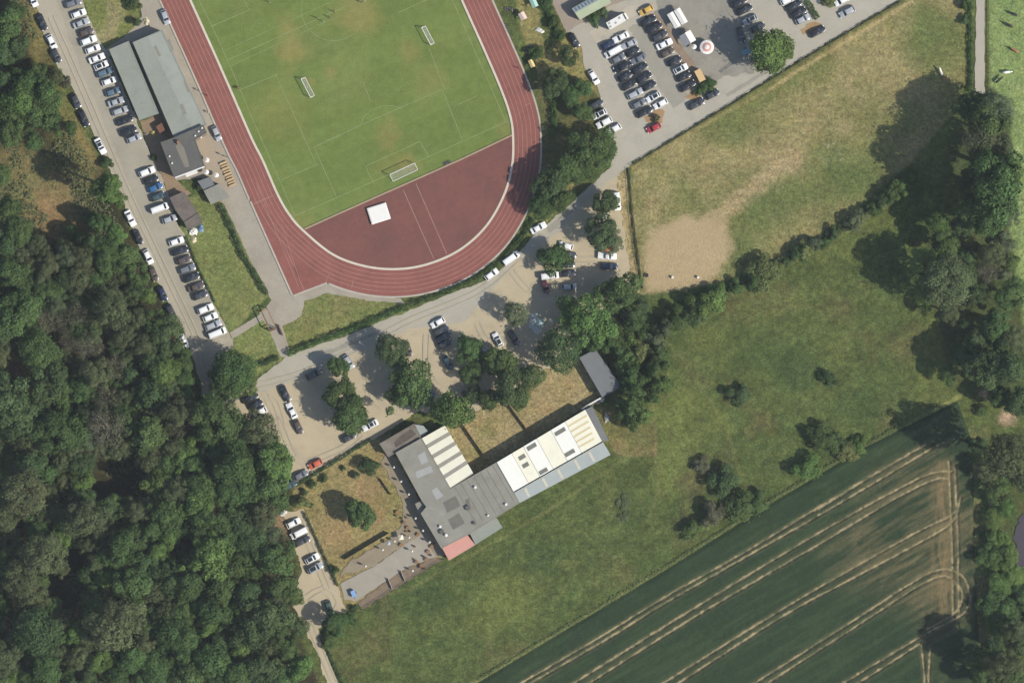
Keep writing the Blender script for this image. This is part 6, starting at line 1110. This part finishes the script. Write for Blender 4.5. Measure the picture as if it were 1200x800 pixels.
for px, py, cl, lab in ((316, 3, 'white', 'person in a white top alone at the top of the pitch'), (371, 21, 'navy', 'person in a navy top near the centre circle edge'), (379, 25.5, 'white', 'person in a white top inside the centre circle'), (386, 20.5, 'red', 'person in a red top inside the centre circle'), (392, 14, 'orange', 'person in an orange top at the centre spot'), (424, 3, 'navy', 'person in a navy top on the far side of the centre circle'), (427, 1, 'white', 'person in a white top on the far side of the centre circle'), (278.5, 104, 'orange', 'person in an orange top beside the pitch touchline'), (281, 103, 'yellow', 'person in a yellow top beside the pitch touchline'), (232.5, 106, 'navy', 'person in a navy top between clubhouse hall and track'), (243, 112, 'red', 'person in a red top walking on the track'), (244.5, 132, 'white', 'person in a white top by the corner of the clubhouse hall'), (607.5, 80, 'orange', 'person in an orange top on the outer track lane'), (259, 181, 'white', 'person in a white top on the terrace paving'), (266, 184, 'navy', 'person in a navy top on the path beside the long tables'), (617, 62, 'red', 'person in a red top by the rack near the yellow tent'), (600, 13, 'white', 'person in a white top by the upper hurdle rack'), (618, 8, 'yellow', 'person in a yellow top beside the mint green tent')):
    o = thing('person', lab+', standing', 'person', P(px, py, .06), random.random()*6.28); link('body', PM[cl], o); link('hair', HAIR, o)
def beast(name, body, leg, mats, pick, horse=False):
    L = .75 if horse else .72; zb = 1.05 if horse else .95; nz_ = 1.55 if horse else 1.15
    V = [(-.1, 0, zb), (-L, 0, zb+.12), (.45, 0, zb+.03), (L, 0, zb+.12), (L+.3, 0, nz_-.1), (L+.48, 0, nz_), (L+.8, 0, nz_-.28), (-L-.12, 0, zb), (-L-.16, 0, .55)]
    E = [(0, 1), (0, 2), (2, 3), (3, 4), (4, 5), (5, 6), (1, 7), (7, 8)]; Rd = [(.34, .36), (.25, .27), (.32, .33), .24, .16, .15, .09, .05, .03]
    for s in (1, -1):
        k = len(V); V += [(L-.12, s*.16, .78), (L-.10, s*.17, .42), (L-.12, s*.17, .05)]; E += [(3, k), (k, k+1), (k+1, k+2)]; Rd += [.13, .07, .065]
        k = len(V); V += [(-L+.02, s*.17, .80), (-L-.12, s*.17, .46), (-L-.06, s*.17, .05)]; E += [(1, k), (k, k+1), (k+1, k+2)]; Rd += [.15, .075, .065]
        k = len(V); V += [(L+.42, s*.16, nz_+.12)]; E += [(5, k)]; Rd += [.04]
    return skin_mesh(name, V, E, Rd, mats, pick)
m_ck = mat('black_hide', (0.02, 0.02, 0.02), .7, .2, 2); m_cw = mat('white_hide', (.7, .67, .6), .8, .1, 2); m_cb = mat('brown_hide', (.26, .12, .06), .8, .2, 2)
def splash(c0): return 1 if math.sin(c0.x*4+1)*math.cos(c0.y*3)+math.sin(c0.z*5) > 1.25 else 0
CB = {'black': beast('cow', 0, 0, [m_ck, m_cw], splash), 'brown': beast('cow', 0, 0, [m_cb, m_cw], splash), 'white': beast('cow', 0, 0, [m_cw, m_ck], lambda c0: 0)}
for px, py, cl, rz, lab in ((1182.5, 30, 'black', 2.6, 'black and white cow in the middle of the upper pasture'), (1189.5, 59.5, 'brown', 2.6, 'brown and white cow in the pasture'), (1179, 85, 'white', .1, 'white cow in the pasture beside the path fence'), (1170, 94.5, 'black', .7, 'black cow beside the white one in the pasture'), (1188, 17, 'black', 2.7, 'black and white cow furthest up the pasture')):
    o = thing('cow', lab, 'cow', P(px, py), rz); o.scale = (1.15,)*3; link('body', CB[cl], o)
HB = {'white': beast('horse', 0, 0, [m_cw], lambda c0: 0, True), 'dark': beast('horse', 0, 0, [m_cb], lambda c0: 0, True)}
for px, py, cl, rz, lab in ((1102.5, 85, 'white', 1.9, 'white horse grazing on the dry paddock'), (1107, 93, 'dark', .2, 'brown horse on the dry paddock beside the white one')):
    o = thing('horse', lab, 'horse', P(px, py), rz); link('body', HB[cl], o)
for px, py, lab in ((788, 325, 'white jump barrel on the sand patch nearer the paddock trough'), (818, 325, 'white jump barrel on the sand patch nearer the hedgerow')):
    o = thing('jump_barrel', lab, 'barrel', P(px, py)); MB().tube((0, 0, 0), (0, 0, .85), .36, .36, 14).build('drum', m_white, o); MB().tube((0, 0, .85), (0, 0, .9), .3, .28, 14).build('lid', m_tent, o)
# thin summer air between the survey plane and the ground
hz_ = link('haze', MB().box((0, 0, 754.5), (4200, 4200, 1511)).mesh('haze')); hz_['kind'] = 'stuff'
hm = bpy.data.materials.new('haze_air'); hm.use_nodes = True; hn = hm.node_tree.nodes; hn.clear()
ho = hn.new('ShaderNodeOutputMaterial'); hv = hn.new('ShaderNodeVolumePrincipled'); hv.inputs['Color'].default_value = (0.86, 0.93, 1.0, 1); hv.inputs['Density'].default_value = HAZE; hv.inputs['Anisotropy'].default_value = 0.0
hm.node_tree.links.new(hv.outputs[0], ho.inputs['Volume']); hz_.data.materials.append(hm)
dup = [(k, len(v2), {o.get('group') for o in v2}) for k, v2 in LABELS.items() if len(v2) > 1 and (None in {o.get('group') for o in v2} or len({o.get('group') for o in v2}) > 1)]
print('DUP', dup); print('LONG', [k for k in LABELS if not 4 <= len(k.split()) <= 16])
